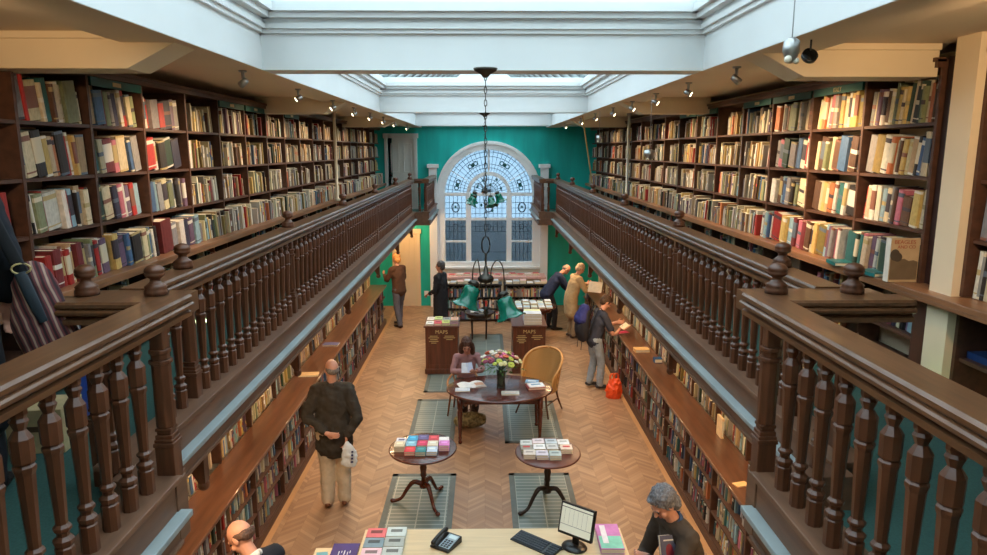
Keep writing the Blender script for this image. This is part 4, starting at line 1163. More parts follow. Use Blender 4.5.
# ================================================================ FAR END
def bulk_flat(x, y, z, w, d, h, yaw, rgb):
    # a book lying down, in the object that holds the rest of the books
    mm = Matrix.Translation((x, y, z)) @ Matrix.Rotation(yaw, 4, 'Z') @ Matrix.Translation((-w / 2, 0, h / 2)) @ Matrix.Rotation(PI / 2, 4, 'Y') @ Matrix.Translation((0, -d / 2, 0))
    o = len(bulk['v']); col = s2l(*rgb); pg = s2l(226, 214, 186)
    for q in (0, 1):
        for a, c in ((-0.5, 0), (0.5, 0), (0.5, 1), (-0.5, 1)): bulk['v'].append(tuple(mm @ Vector((a * h, c * d, q * w))))
    for i, f in enumerate([(0, 1, 5, 4), (1, 2, 6, 5), (2, 3, 7, 6), (3, 0, 4, 7), (4, 5, 6, 7), (3, 2, 1, 0)]):
        bulk['f'].append(tuple(q + o for q in f)); bulk['c'].append(col if i in (1, 3) else pg)
def far_shelf(x0, x1, label):
    t = thing('low_bookshelf', label, 'bookshelf', ((x0 + x1) / 2, 17.3, 0))
    w = (x1 - x0) / 2; bw = colm((44, 36, 34), 0.5, 'black_shelf')
    b = MB(); b.box(-w, -w + 0.03, -0.17, 0.17, 0, 0.93); b.box(w - 0.03, w, -0.17, 0.17, 0, 0.93); b.box(-w, w, 0.15, 0.17, 0, 0.93); b.build('side_panel', bw, t)
    MB().box(-w - 0.02, w + 0.02, -0.2, 0.2, 0.93, 0.96).build('top', bw, t)
    for z in (0.06, 0.34, 0.63): MB().box(-w + 0.03, w - 0.03, -0.165, 0.15, z - 0.02, z).build('shelf', bw, t)
    x = x0 + 0.04
    for z in (0.06, 0.34, 0.63):
        x = x0 + 0.04
        while x < x1 - 0.07:
            tt = random.uniform(0.018, 0.045)
            bulk_book(Matrix.Translation((x + tt / 2, 17.15, z + 0.002)), tt * 0.95, 0.2, random.uniform(0.18, 0.235), PAL[random.choice(COOLPAL)]); x += tt
far_shelf(-1.05, 0.42, 'low dark bookshelf under the left half of the arched window')
far_shelf(0.50, 1.62, 'low dark bookshelf under the right half of the arched window')
for i in range(15):
    x = -0.95 + i * 0.175
    if 0.4 < x < 0.52: continue
    rgb, nm = [((236, 234, 230), 'white'), ((206, 210, 214), 'grey'), ((232, 190, 180), 'blush')][i % 3]
    bulk_flat(x, 17.3, 0.962, 0.15, 0.26, 0.02 + 0.02 * (i % 4), random.uniform(-0.1, 0.1), rgb)
t = thing('window_display_bench', 'red and white covered display bench directly below the arched window', 'bench', (0.25, 18.1, 0))
MB().box(-1.28, 1.35, -0.3, 0.3, 0.96, 1.02).build('bench_top', colm((222, 176, 168), 0.8, 'blush_cloth'), t)
MB().box(-1.2, 1.3, -0.25, 0.25, 0, 0.96).build('bench_body', M['cream'], t)
for i in range(12):
    bulk_flat(-0.85 + i * 0.2, 18.1 + (i % 2) * 0.03, 1.021, 0.16, 0.24, 0.02 + 0.015 * (i % 3), random.uniform(-0.2, 0.2), [(206, 90, 84), (234, 214, 208), (196, 70, 70)][i % 3])
# round display tables
def round_table(x, y, rx, H, label, m):
    t = thing('round_table', label, 'table', (x, y, 0))
    MB().lathe([(0, H - 0.035), (rx - 0.01, H - 0.035), (rx, H - 0.025), (rx, H - 0.005), (rx - 0.01, H), (0, H)], 36).build('table_top', m, t)
    MB().lathe([(rx * 0.8, H - 0.12), (rx * 0.8, H - 0.035)], 24).build('apron', m, t)
    for k in range(4):
        a = PI / 4 + k * PI / 2
        MB().loft([(rx * 0.7 * math.cos(a), rx * 0.7 * math.sin(a), H - 0.06), (rx * 0.66 * math.cos(a), rx * 0.66 * math.sin(a), 0.015)], [0.025, 0.017], seg=8).build('leg', m, t)
round_table(1.12, 15.6, 0.52, 0.76, 'round dark display table spread with pale blue books behind the right map cabinet', M['mahog'])
round_table(-0.12, 15.6, 0.34, 0.62, 'small dark round table between the chandelier shades near the window', colm((50, 32, 26), 0.4, 'dark_table'))
i = 0
for gx in range(5):
    for gy_ in range(3):
        x, y = 1.12 + (gx - 2) * 0.17, 15.6 + (gy_ - 1) * 0.24
        if math.hypot(x - 1.12, y - 15.6) > 0.44: continue
        rgb, nm = [((224, 232, 238), 'white'), ((184, 208, 220), 'pale blue'), ((206, 222, 214), 'mint')][(gx + gy_) % 3]
        bulk_flat(x, y, 0.761, 0.14, 0.2, 0.03 + 0.02 * ((gx * gy_) % 3), random.uniform(-0.1, 0.1), rgb)
for k, (dx, dy) in enumerate(((-0.12, 0), (0.08, 0.05), (0.0, -0.15))):
    flat_book(-0.12 + dx, 15.6 + dy, 0.621, 0.15, 0.2, 0.02, 0.3 * k, ((220, 220, 220), (150, 160, 170), (90, 80, 80))[k], '%s booklet on the small dark round table near the window' % ('white', 'grey', 'brown')[k], 'booklets on the small round table')
# socket plate on the wall
tag(MB().box(-1.66, -1.54, 18.985, 19.0, 0.28, 0.42).build('wall_socket', M['white'], bevel=0.003), 'white socket plate low on the teal wall beside the cream door', 'socket')

# things lying on the counters
flat_book(-2.60, 9.98, CZ + 0.001, 0.28, 0.17, 0.02, 0.1, (226, 190, 140), 'cream paperback lying on the left counter behind the man in the dark coat', 'books left on the counters')
flat_book(-2.62, 11.6, CZ + 0.001, 0.26, 0.18, 0.025, 0.0, (96, 96, 140), 'blue-grey book lying on the left counter further down the room', 'books left on the counters')
flat_book(2.60, 11.15, CZ + 0.001, 0.24, 0.17, 0.05, 0.05, (216, 176, 120), 'thick tan book lying on the right counter near the man in navy', 'books left on the counters')
flat_book(2.52, 12.35, CZ + 0.001, 0.22, 0.14, 0.012, 0.3, (214, 40, 96), 'bright pink pamphlet on the right counter in front of the man in navy', 'books left on the counters')
t = flat_book(2.74, 7.66, CZ + 0.001, 0.03, 0.17, 0.24, 0.0, (236, 206, 160), 'cream book standing upright out from the right counter shelf', 'books left on the counters')
flat_book(2.72, 10.55, CZ + 0.001, 0.12, 0.12, 0.07, 0.0, (24, 84, 140), 'small thick blue book on the right counter against the shelves', 'books left on the counters')
flat_book(2.55, 6.45, CZ + 0.001, 0.14, 0.09, 0.012, 0.3, (238, 190, 130), 'small cream card near the camera end of the right counter', 'books left on the counters')
for i, (x, y, w_) in enumerate(((2.73, 4.80, 'nearest the pillar'), (2.72, 5.25, 'second from the pillar'))):
    flat_book(x, y, 3.3915, 0.14, 0.2, 0.025, 0.15 - 0.3 * i, (26, 108, 110), 'teal book lying flat on the right gallery ledge, %s' % w_, 'flat teal books on the right ledge')
# items seen through the gallery balusters
t = thing('storage_box', 'cream cardboard box with small marks on the left gallery floor behind the balusters', 'box', (-2.36, 3.6, GF + 0.001), 0.1)
MB().box(-0.14, 0.14, -0.12, 0.12, 0, 0.24).build('carton', colm((206, 186, 140), 0.8, 'cardboard'), t, bevel=0.004)
MB().box(-0.04, 0.04, -0.122, -0.12, 0.12, 0.15).build('printed_mark', colm((90, 70, 50), 0.8, 'ink'), t)
tag(MB().box(-2.42, -2.38, 3.9, 4.1, GF, GF + 0.34).build('folder', colm((36, 70, 150), 0.5, 'blue_folder'), bevel=0.003), 'blue upright folder on the left gallery floor behind the balusters', 'folder')
flat_book(3.0, 3.9, 3.02 + 0.002, 0.2, 0.4, 0.04, 0, (30, 60, 110), 'long dark blue album lying under the right ledge beyond the pillar', 'albums beyond the pillar')
flat_book(3.0, 3.4, 3.02 + 0.002, 0.2, 0.4, 0.05, 0, (110, 130, 120), 'grey-green album lying under the right ledge beyond the pillar', 'albums beyond the pillar')

# ================================================================ DESK
t = thing('desk', 'pale wood-veneer sales desk with phone, keyboard and screen at the bottom of the view', 'desk', (0, 0, 0))
MB().box(-1.12, 1.27, 5.15, 6.05, 0.715, 0.75).build('desk_top', M['deskw'], t, bevel=0.004)
MB().box(-1.08, 1.23, 6.0, 6.02, 0.10, 0.715).build('modesty_panel', M['deskw'], t)
for x in (-1.08, 1.20): MB().box(x, x + 0.035, 5.2, 6.0, 0.01, 0.715).build('side_panel', M['deskw'], t)
DZ = 0.7505
# phone
t = thing('desk_phone', 'black office telephone with grey panel and handset on the pale desk', 'telephone', (-0.35, 5.78, DZ), R(-32))
MB().prism([(-0.11, 0), (0.11, 0), (0.11, 0.06), (-0.11, 0.022)], -0.10, 0.10, plane='YZ').build('body', M['black'], t, bevel=0.005)
sl = Matrix.Translation((0, 0, 0.042)) @ Matrix.Rotation(math.atan(0.038 / 0.22), 4, 'X')
b = MB(); b.box(-0.02, 0.09, -0.09, 0.09, 0.002, 0.005); b.build('button_panel', colm((150, 170, 180), 0.35, 'phone_panel'), t).matrix_local = sl
b = MB()
for i in range(3):
    for j in range(4): b.box(-0.005 + i * 0.03, 0.015 + i * 0.03, -0.08 + j * 0.025, -0.065 + j * 0.025, 0.005, 0.009)
b.build('buttons', M['black'], t).matrix_local = sl
b = MB(); b.box(0.0, 0.08, 0.035, 0.08, 0.005, 0.007); b.build('display', colm((200, 220, 225), 0.2, 'phone_display'), t).matrix_local = sl
b = MB(); b.loft([(-0.065, -0.10, 0.03), (-0.065, -0.05, 0.045), (-0.065, 0.05, 0.045), (-0.065, 0.10, 0.03)], [(0.024, 0.022), (0.018, 0.012), (0.018, 0.012), (0.024, 0.022)], seg=10)
b.build('handset', M['black'], t).matrix_local = sl
# keyboard
t = thing('keyboard', 'black computer keyboard lying askew on the pale desk', 'keyboard', (0.46, 5.77, DZ), R(-40))
MB().prism([(-0.085, 0), (0.085, 0), (0.085, 0.028), (-0.085, 0.012)], -0.23, 0.23, plane='YZ').build('body', M['black'], t, bevel=0.003)
b = MB()
for i in range(19):
    for j in range(5):
        if i in (14,): continue
        x = -0.218 + i * 0.0235; y = -0.07 + j * 0.03; z = 0.013 + (y + 0.085) * 0.094
        b.box(x, x + 0.019, y, y + 0.024, z, z + 0.007)
b.build('keys', colm((44, 54, 66), 0.4, 'keys'), t)
# monitor
t = thing('computer_monitor', 'black flat computer monitor showing a pale table, on the pale desk', 'monitor', (0.80, 5.72, DZ), R(-38))
MB().lathe([(0, 0), (0.115, 0), (0.12, 0.008), (0.11, 0.02), (0.03, 0.028), (0, 0.03)], 28, mat4=Matrix.Diagonal((1, 0.85, 1, 1))).build('base', M['black'], t)
MB().box(-0.03, 0.03, 0.01, 0.035, 0.02, 0.16).build('stand_neck', M['black'], t, bevel=0.004)
tl = Matrix.Translation((0, -0.01, 0.10)) @ Matrix.Rotation(R(-14), 4, 'X')
MB().box(-0.172, 0.172, -0.005, 0.035, 0, 0.285).build('housing', M['black'], t, bevel=0.006).matrix_local = tl
scr = MB().box(-0.156, 0.156, -0.0065, -0.004, 0.025, 0.27).build('screen', mat('lit_screen', s2l(214, 214, 196), 0.3, emit=0.45), t); scr.matrix_local = tl
b = MB(); b.box(-0.156, 0.156, -0.0075, -0.0063, 0.242, 0.248); b.box(-0.156, 0.156, -0.0075, -0.0063, 0.09, 0.093)
for i in range(6): b.box(-0.12 + i * 0.045, -0.119 + i * 0.045, -0.0072, -0.0063, 0.1, 0.235)
b.build('table_lines', colm((70, 60, 60), 0.5, 'screen_lines'), t).matrix_local = tl
b = MB(); b.loft([(-0.02, -0.03, 0.03), (-0.06, -0.1, 0.006), (-0.12, -0.16, 0.005), (-0.13, -0.3, 0.005)], [0.004] * 4, seg=6); b.build('cable', M['black'], t)
# books on the desk
t = flat_book(1.13, 5.82, DZ, 0.21, 0.42, 0.05, R(-1), (196, 120, 190), 'large book with lilac and mint cover at the right end of the desk', 'books on the desk')
MB().box(-0.1, 0.1, -0.2, 0.0, 0, 0.0015).build('cover_panel', colm((120, 206, 186), 0.45, 'mint_print'), t, loc=(0, 0, 0.0502))
MB().box(-0.07, -0.02, -0.12, 0.18, 0, 0.001).build('cover_lettering', colm((236, 232, 240), 0.45, 'pale_print'), t, loc=(0, 0, 0.0518))
pk = [((222, 110, 118), 'coral pink'), ((206, 222, 222), 'pale aqua'), ((120, 150, 166), 'slate blue'), ((170, 182, 180), 'grey'), ((236, 200, 214), 'light pink'), ((196, 206, 204), 'silver')]
for i, (rgb, nm) in enumerate(pk):
    gx, gy_ = i % 2, i // 2
    flat_book(-1.0 + gx * 0.185, 5.95 - gy_ * 0.165, DZ, 0.175, 0.155, 0.025 + 0.01 * (i % 2), 0, rgb, '%s greeting booklet at the left end of the desk' % nm, 'booklets at the left end of the desk', tuple(int(c * 0.55) for c in rgb))
t = thing('side_table', 'small low table against the left end of the desk holding the dark blue book', 'table', (-1.36, 5.80, 0))
MB().box(-0.2, 0.2, -0.3, 0.14, 0.60, 0.63).build('table_top', M['deskw'], t)
for sx in (-1, 1):
    for yy in (-0.27, 0.11): MB().box(sx * 0.18 - 0.015, sx * 0.18 + 0.015, yy - 0.015, yy + 0.015, 0, 0.60).build('leg', M['deskw'], t)
t = flat_book(-1.27, 5.77, 0.631, 0.24, 0.32, 0.05, 0, (40, 24, 118), 'deep violet-blue book with white lettering beside the left end of the desk')
b = MB()
for dx, dy, w_, h_ in ((-0.05, 0.0, 0.008, 0.06), (-0.025, 0.02, 0.006, 0.03), (0.0, 0.0, 0.008, 0.08), (0.03, -0.01, 0.006, 0.06), (0.05, 0.02, 0.006, 0.04)):
    b.box(dx, dx + w_, dy - h_ / 2, dy + h_ / 2, 0.05, 0.0515)
b.build('cover_lettering', M['white'], t)
flat_book(-1.47, 5.74, 0.631, 0.10, 0.2, 0.02, 0.1, (90, 160, 176), 'light teal booklet sticking out beside the deep violet-blue book')

# ================================================================ CHANDELIERS
shade_m = mat('green_enamel', s2l(12, 104, 84), 0.18, var=0.25, scale=10, coat=0.3)
shade_in = mat('green_enamel_inside', s2l(24, 132, 92), 0.3, var=0.2, scale=10)
def shade_mesh(parent, mm, sc=1.0):
    n = 32; vs = []; prof = [(0.02, 0.09), (0.04, 0.088), (0.056, 0.075), (0.059, 0.045), (0.061, 0.015), (0.066, -0.012), (0.078, -0.035), (0.098, -0.055), (0.112, -0.062)]
    rows = []
    for k, (r_, z) in enumerate(prof):
        rows.append([(sc * (r_ + (0.004 * math.cos(6 * 2 * PI * i / n) * max(0, k - 5) / 3)) * math.cos(2 * PI * i / n), sc * (r_ + (0.004 * math.cos(6 * 2 * PI * i / n) * max(0, k - 5) / 3)) * math.sin(2 * PI * i / n), sc * (z + (0.006 * math.cos(6 * 2 * PI * i / n) * max(0, k - 6) / 2))) for i in range(n)])
    b = MB(); allr = rows + [[(x * 0.96, y * 0.96, z) for x, y, z in r_] for r_ in reversed(rows)]
    vs = [v for r_ in allr for v in r_]; fs = []; 
    for j in range(len(allr) - 1):
        for i in range(n):
            k = (i + 1) % n; fs.append((j * n + i, j * n + k, (j + 1) * n + k, (j + 1) * n + i))
    b.add(vs, fs, 0, True)
    o = b.build('lamp_shade', shade_m, parent); o.matrix_local = mm
    MB().loft([(0, 0, 0), (0, 0, 0.001)], [0.001, 0.001], seg=4, sub=1)
    q = MB().lathe([(0, sc * 0.09), (sc * 0.03, sc * 0.09), (sc * 0.034, sc * 0.06), (sc * 0.02, sc * 0.02), (0, sc * 0.01)], 12).build('bulb', colm((214, 206, 186), 0.3, 'bulb'), o)
    c_ = MB().lathe([(0, sc * 0.13), (sc * 0.03, sc * 0.125), (sc * 0.045, sc * 0.10), (sc * 0.03, sc * 0.095)], 14).build('shade_cap', M['metal'], o)
def chain(b, x, y, z0, z1, step=0.05):
    z = z0; k = 0
    while z < z1:
        pts = [(x + (0.010 * math.cos(a) if k % 2 else 0), y + (0 if k % 2 else 0.010 * math.cos(a)), z + 0.024 + 0.028 * math.sin(a)) for a in [2 * PI * i / 8 for i in range(9)]]
        b.loft(pts, [0.0035] * 9, seg=5, sub=1, round_ends=False); z += step; k += 1
def chandelier(y, ztop, zc, sc, arms, label, tilt=0.9):
    t = thing('chandelier', label, 'chandelier', (0.012, y, 0))
    MB().lathe([(0, ztop - 0.07), (0.02, ztop - 0.065), (0.035, ztop - 0.045), (0.08, ztop - 0.02), (0.09, ztop), (0, ztop)], 16).build('ceiling_rose', M['metal'], t)
    b = MB(); chain(b, 0, 0, zc + 0.43 * sc, ztop - 0.06, 0.046)
    b.build('chain', M['metal'], t)
    b = MB(); b.loft([(0, 0, zc + 0.1 * sc), (0, 0, zc + 0.31 * sc)], [0.007 * sc] * 2, seg=8)
    pts = [(0.028 * sc * math.cos(a), 0, zc + 0.37 * sc + 0.06 * sc * math.sin(a)) for a in [2 * PI * i / 12 for i in range(13)]]
    b.loft(pts, [0.005 * sc] * 13, seg=6, sub=1, round_ends=False)
    b.lathe([(0, 0.10 * sc), (0.05 * sc, 0.115 * sc), (0.058 * sc, 0.14 * sc), (0.045 * sc, 0.155 * sc), (0.02 * sc, 0.17 * sc), (0.012 * sc, 0.22 * sc), (0, 0.23 * sc)], 14, c=(0, 0, zc))
    b.lathe([(0, -0.15 * sc), (0.01 * sc, -0.13 * sc), (0.02 * sc, -0.10 * sc), (0.012 * sc, -0.085 * sc), (0.035 * sc, -0.07 * sc), (0, -0.06 * sc)], 12, c=(0, 0, zc))
    for k in range(4):
        a = PI / 4 + k * PI / 2
        b.loft([(0.05 * sc * math.cos(a), 0.05 * sc * math.sin(a), zc + 0.12 * sc), (0.04 * sc * math.cos(a), 0.04 * sc * math.sin(a), zc + 0.02 * sc), (0.01 * sc * math.cos(a), 0.01 * sc * math.sin(a), zc - 0.08 * sc)], [0.004 * sc] * 3, seg=6)
    b.build('centre_stem', M['metal'], t)
    for a, rr, dz in arms:
        c_, s_ = math.cos(R(a)), math.sin(R(a)); rr *= sc
        arm = MB().loft([(0.04 * sc * c_, 0.04 * sc * s_, zc + 0.14 * sc), (0.05 * sc * c_, 0.05 * sc * s_, zc + 0.22 * sc), (rr * 0.65 * c_, rr * 0.65 * s_, zc + 0.275 * sc), (rr * 0.97 * c_, rr * 0.97 * s_, zc + 0.21 * sc), (rr * c_, rr * s_, zc + (0.04 + dz) * sc)],
                  [0.0045 * sc] * 5, seg=7).build('arm', M['metal'], t)
        mm = Matrix.Translation((rr * c_ + 0.03 * sc * c_, rr * s_ + 0.03 * sc * s_, zc + (-0.04 + dz) * sc)) @ Matrix.Rotation(R(a), 4, 'Z') @ Matrix.Rotation(-R(25) * tilt, 4, 'Y')
        shade_mesh(t, mm, sc)
chandelier(5.32, 4.84, 3.12, 1.12, ((205, 0.10, 0.05), (-35, 0.15, -0.02)), 'near chandelier with ruffled green shades hanging on a long chain over the room')
chandelier(11.6, 4.84, 3.45, 0.95, ((200, 0.2, 0.0), (-60, 0.2, 0.0), (20, 0.24, 0.05), (140, 0.24, 0.05)), 'distant chandelier with small green shades in front of the arched window')
tag(MB().lathe([(0, 4.80), (0.05, 4.82), (0.06, 4.84)], 12, c=(0.012, 17.6, 0)).build('ceiling_rose', M['metal']), 'small dark ceiling rose on the farthest white beam', 'ceiling fitting')

# hanging fittings on the right
def hanging(x, y, z, ztop, label, r_=0.035):
    t = thing('pendant_fitting', label, 'pendant', (x, y, z))
    MB().loft([(0, 0, 0.05), (0, 0, ztop - z)], [0.003, 0.003], seg=5, sub=1).build('cable', M['steel'], t)
    b = MB(); b.lathe([(0.012, 0.06), (r_, 0.045), (r_ * 1.1, 0.0), (r_ * 0.7, -0.04), (0.01, -0.055)], 14); b.build('housing', M['steel'], t)
    b = MB(); b.ell((-0.02, -0.02, -0.04), (0.018, 0.018, 0.018)); b.ell((0.022, -0.01, -0.045), (0.014, 0.014, 0.014)); b.build('bulb', mat('clear_bulb', s2l(226, 220, 200), 0.15), t)
hanging(1.42, 3.35, 4.70, 5.4, 'silver pendant fitting on a wire near the camera at the right skylight edge')
hanging(1.80, 7.7, 4.20, 4.84, 'glassy pendant fitting on a wire in front of the right shelves', 0.06)
hanging(1.78, 11.0, 4.42, 4.84, 'small square-looking pendant fitting on a wire at the far right shelves', 0.045)
t = thing('ring_fitting', 'small black ring fitting under the right edge beam near the camera', 'ceiling fitting', (1.78, 3.95, 4.76))
MB().lathe([(0.034, 0), (0.042, 0.005), (0.042, -0.02), (0.034, -0.02), (0.034, 0)], 20, mat4=Matrix.Rotation(R(60), 4, 'X')).build('ring', M['black'], t)
MB().loft([(0, 0.0, 0.03), (0, 0, 0.08)], [0.006, 0.006], seg=6).build('stem', M['black'], t)
tag(MB().loft([(1.72, 12.5, 4.84), (2.0, 13.0, 3.62)], [0.012, 0.012], seg=8, sub=1).build('window_pole', colm((196, 170, 110), 0.4, 'brass_rod')), 'thin brass pole slanting down to the far right railing', 'pole')
# ================================================================ PEOPLE
def basis(fwd, up=(0, 0, 1)):
    f = Vector(fwd).normalized(); u = Vector(up); r_ = f.cross(u).normalized(); u = r_.cross(f)
    return Matrix((r_, f, u)).transposed().to_4x4()
def hand(b, wrist, direction, palm_n, curl=0.5, sc=1.0, left=False):
    """palm, four unequal fingers and a thumb; direction = where the fingers point, palm_n = palm normal"""
    d = Vector(direction).normalized(); nrm = Vector(palm_n); nrm = (nrm - d * d.dot(nrm)).normalized()
    sd = d.cross(nrm) * (-1 if left else 1)                      # thumb side
    w = Vector(wrist)
    k0 = w + d * 0.085 * sc
    b.loft([w - d * 0.02, w + d * 0.03 * sc, k0], [(0.026 * sc, 0.018 * sc), (0.034 * sc, 0.016 * sc), (0.04 * sc, 0.013 * sc)], seg=10, side=sd)
    for i, L_ in enumerate((0.074, 0.084, 0.078, 0.062)):
        q = k0 + sd * (0.030 - 0.0205 * i) * sc
        a = curl * R(70); p1 = q + (d * math.cos(a * .5) + nrm * math.sin(a * .5)) * L_ * 0.42 * sc
        p2 = p1 + (d * math.cos(a * 1.2) + nrm * math.sin(a * 1.2)) * L_ * 0.34 * sc
        p3 = p2 + (d * math.cos(a * 1.7) + nrm * math.sin(a * 1.7)) * L_ * 0.26 * sc
        b.loft([q - d * 0.02, q, p1, p2, p3], [0.009 * sc, 0.0095 * sc, 0.0088 * sc, 0.008 * sc, 0.0068 * sc], seg=8, sub=2)
    q = w + d * 0.025 * sc + sd * 0.026 * sc
    b.loft([q, q + (sd * 0.8 + d * 0.6 + nrm * 0.3).normalized() * 0.035 * sc, q + (sd * 0.6 + d + nrm * 0.7).normalized() * 0.068 * sc], [0.013 * sc, 0.011 * sc, 0.008 * sc], seg=8, sub=2)

def person(label, loc, rz, pose, look, base_z=0.0):
    """pose: joints in local metres (facing +Y). look: colours and options."""
    t = thing('person', label, 'person', loc, rz)
    P = {k: Vector(v) for k, v in pose.items() if isinstance(v, (tuple, list))}
    pel, chest, neck, head = P['pelvis'], P['chest'], P['neck'], P['head']
    sx = (P['shoulder_r'] - P['shoulder_l']).normalized()
    vox = look.get('vox', 0.009)
    skin = look.get('skin', M['skin'])
    hf = Vector(pose['face']).normalized()
    HB = Matrix.Translation(head) @ basis(hf, (head - neck) + Vector((0, 0, 0.05)))
    g = look.get('girth', 1.0)
    b = MB()
    # trunk, slim inside the clothes
    b.loft([pel, (pel + chest) / 2, chest, neck - (neck - chest) * 0.25], [(0.14 * g, 0.095 * g), (0.13 * g, 0.09 * g), (0.15 * g, 0.095 * g), (0.08, 0.06)], seg=16, side=sx)
    b.loft([neck - (neck - chest) * 0.3, neck, head - (head - neck) * 0.35], [0.062, 0.054, 0.052], seg=12)
    for s in 'lr':
        b.loft([P['shoulder_' + s], P['elbow_' + s], P['wrist_' + s]], [0.044, 0.036, 0.026], seg=10)
        hd = P.get('hand_' + s, P['wrist_' + s] - P['elbow_' + s])
        hand(b, P['wrist_' + s], hd, P.get('palm_' + s, Vector((0, 0, -1))), pose.get('curl', 0.6), 1.0, s == 'l')
        b.loft([P['hip_' + s], P['knee_' + s], P['ankle_' + s]], [0.075, 0.05, 0.036], seg=10)
        ft = Vector(pose.get('foot_' + s, (0, 1, 0))).normalized()
        b.loft([P['ankle_' + s] - ft * 0.03 + Vector((0, 0, -0.03)), P['ankle_' + s] + ft * 0.13 + Vector((0, 0, -0.045))], [(0.032, 0.028), (0.034, 0.016)], seg=10)
    # head
    def H(c, r): b.ell(c, r, seg=18, rings=12, mat4=HB)
    H((0, -0.012, 0.03), (0.076, 0.094, 0.096)); H((0, 0.022, -0.038), (0.060, 0.068, 0.07)); H((0, 0.055, -0.082), (0.032, 0.028, 0.026))
    H((0, 0.078, 0.028), (0.05, 0.014, 0.016))
    b.loft([(0, 0.083, 0.03), (0, 0.098, 0.0), (0, 0.108, -0.02)], [0.010, 0.011, 0.015], seg=8, mat4=HB)
    for s in (-1, 1): H((s * 0.078, -0.008, -0.002), (0.010, 0.022, 0.032)); H((s * 0.04, 0.062, -0.025), (0.026, 0.02, 0.022))
    body = b.build('body', skin, t, remesh=vox if not look.get('fine') else 0.0065, smooth_it=2)
    # face details
    e = MB()
    for s in (-1, 1): e.ell((s * 0.031, 0.083, 0.008), (0.012, 0.006, 0.006), seg=8, rings=6, mat4=HB)
    e.build('eyes', colm((40, 32, 30), 0.3, 'eyes'), t)
    e = MB(); e.ell((0, 0.09, -0.052), (0.024, 0.009, 0.007), seg=10, rings=6, mat4=HB); e.build('lips', colm((176, 96, 88), 0.5, 'lips'), t)
    hc = mat('hair', s2l(*look['hair']), 0.6, var=0.45, scale=30, stretch=(2.5, 2.5, 0.8), bump=0.8)
    e = MB()
    for s in (-1, 1): e.loft([(s * 0.015, 0.09, 0.03), (s * 0.05, 0.08, 0.032)], [0.005, 0.004], seg=6, mat4=HB)
    e.build('eyebrows', hc, t)
    st = look.get('style', 'short')
    h = MB()
    if st == 'short':
        h.ell((0, -0.022, 0.046), (0.086, 0.098, 0.092), seg=20, rings=12, mat4=HB); h.ell((0, -0.055, -0.01), (0.076, 0.06, 0.075), seg=16, rings=10, mat4=HB)
        for s in (-1, 1): h.ell((s * 0.068, -0.012, 0.03), (0.02, 0.05, 0.045), mat4=HB)
    elif st == 'full':
        h.ell((0, -0.034, 0.060), (0.098, 0.102, 0.092), seg=20, rings=12, mat4=HB); h.ell((0, -0.06, -0.02), (0.085, 0.062, 0.09), seg=16, rings=10, mat4=HB)
        for s in (-1, 1): h.ell((s * 0.070, -0.022, 0.026), (0.022, 0.046, 0.05), mat4=HB)
        h.ell((0.02, 0.052, 0.096), (0.052, 0.028, 0.022), mat4=HB)
    elif st == 'balding':
        h.ell((0, -0.062, -0.004), (0.078, 0.045, 0.05), seg=18, rings=10, mat4=HB)
        for s in (-1, 1): h.ell((s * 0.069, -0.018, 0.012), (0.013, 0.045, 0.032), mat4=HB)
    elif st == 'long':
        h.ell((0, -0.02, 0.05), (0.09, 0.1, 0.094), seg=20, rings=12, mat4=HB); h.ell((0, -0.06, -0.04), (0.085, 0.055, 0.11), seg=16, rings=10, mat4=HB)
        for s in (-1, 1):
            h.loft([(s * 0.05, 0.03, 0.10), (s * 0.086, 0.02, 0.02), (s * 0.088, 0.0, -0.08), (s * 0.085, 0.01, -0.19), (s * 0.07, 0.02, -0.26)], [0.03, 0.034, 0.042, 0.042, 0.02], seg=10, mat4=HB)
        h.loft([(0, -0.07, 0), (0, -0.085, -0.12), (0, -0.075, -0.25)], [(0.08, 0.04), (0.09, 0.045), (0.06, 0.03)], seg=12, side=(1, 0, 0), mat4=HB)
    ho = h.build('hair', hc, t, remesh=0.008, smooth_it=2, disp=(0.026 if st != 'balding' else 0.003, 0.022))
    # trousers
    tm = colm(look['trousers'], 0.85, 'trouser_cloth')
    lw = look.get('legw', 1.0)
    b = MB(); b.loft([pel + (chest - pel) * 0.25, pel, pel - (chest - pel).normalized() * 0.06], [(0.155 * g, 0.11 * g), (0.17 * g, 0.12 * g), (0.15 * g, 0.11 * g)], seg=16, side=sx)
    for s in 'lr':
        an = P['ankle_' + s]; kn = P['knee_' + s]
        dn = (an - kn).normalized()
        b.loft([P['hip_' + s], (P['hip_' + s] + kn) / 2, kn, (kn + an) / 2, an - dn * 0.0], [0.105 * lw, 0.092 * lw, 0.074 * lw, 0.068 * lw, 0.062 * lw], seg=14)
    b.build('trousers', tm, t, remesh=0.012, smooth_it=2, disp=(0.022, 0.09))
    # shoes
    sm = colm(look['shoes'], 0.5, 'shoe_leather')
    for s in 'lr':
        ft = Vector(pose.get('foot_' + s, (0, 1, 0))).normalized(); a = P['ankle_' + s]
        b = MB(); z = -0.048
        b.loft([a - ft * 0.055 + Vector((0, 0, z + 0.012)), a + ft * 0.04 + Vector((0, 0, z + 0.004)), a + ft * 0.15 + Vector((0, 0, z - 0.008)), a + ft * 0.19 + Vector((0, 0, z - 0.01))], [(0.036, 0.034), (0.042, 0.036), (0.046, 0.026), (0.036, 0.022)], seg=12, side=ft.cross(Vector((0, 0, 1))))
        b.loft([a + Vector((0, 0, 0.02)), a - ft * 0.01 + Vector((0, 0, -0.04))], [0.044, 0.046], seg=10)
        b.build('shoe', sm, t, remesh=0.008, smooth_it=1)
    # upper garment
    jm = look['top_mat'] if 'top_mat' in look else colm(look['top'], 0.9, 'cloth')
    b = MB(); up_ = (chest - pel).normalized(); hem = look.get('hem', 0.06); bulk_ = look.get('bulk', 1.0) * g
    fw = sx.cross(up_) * -1
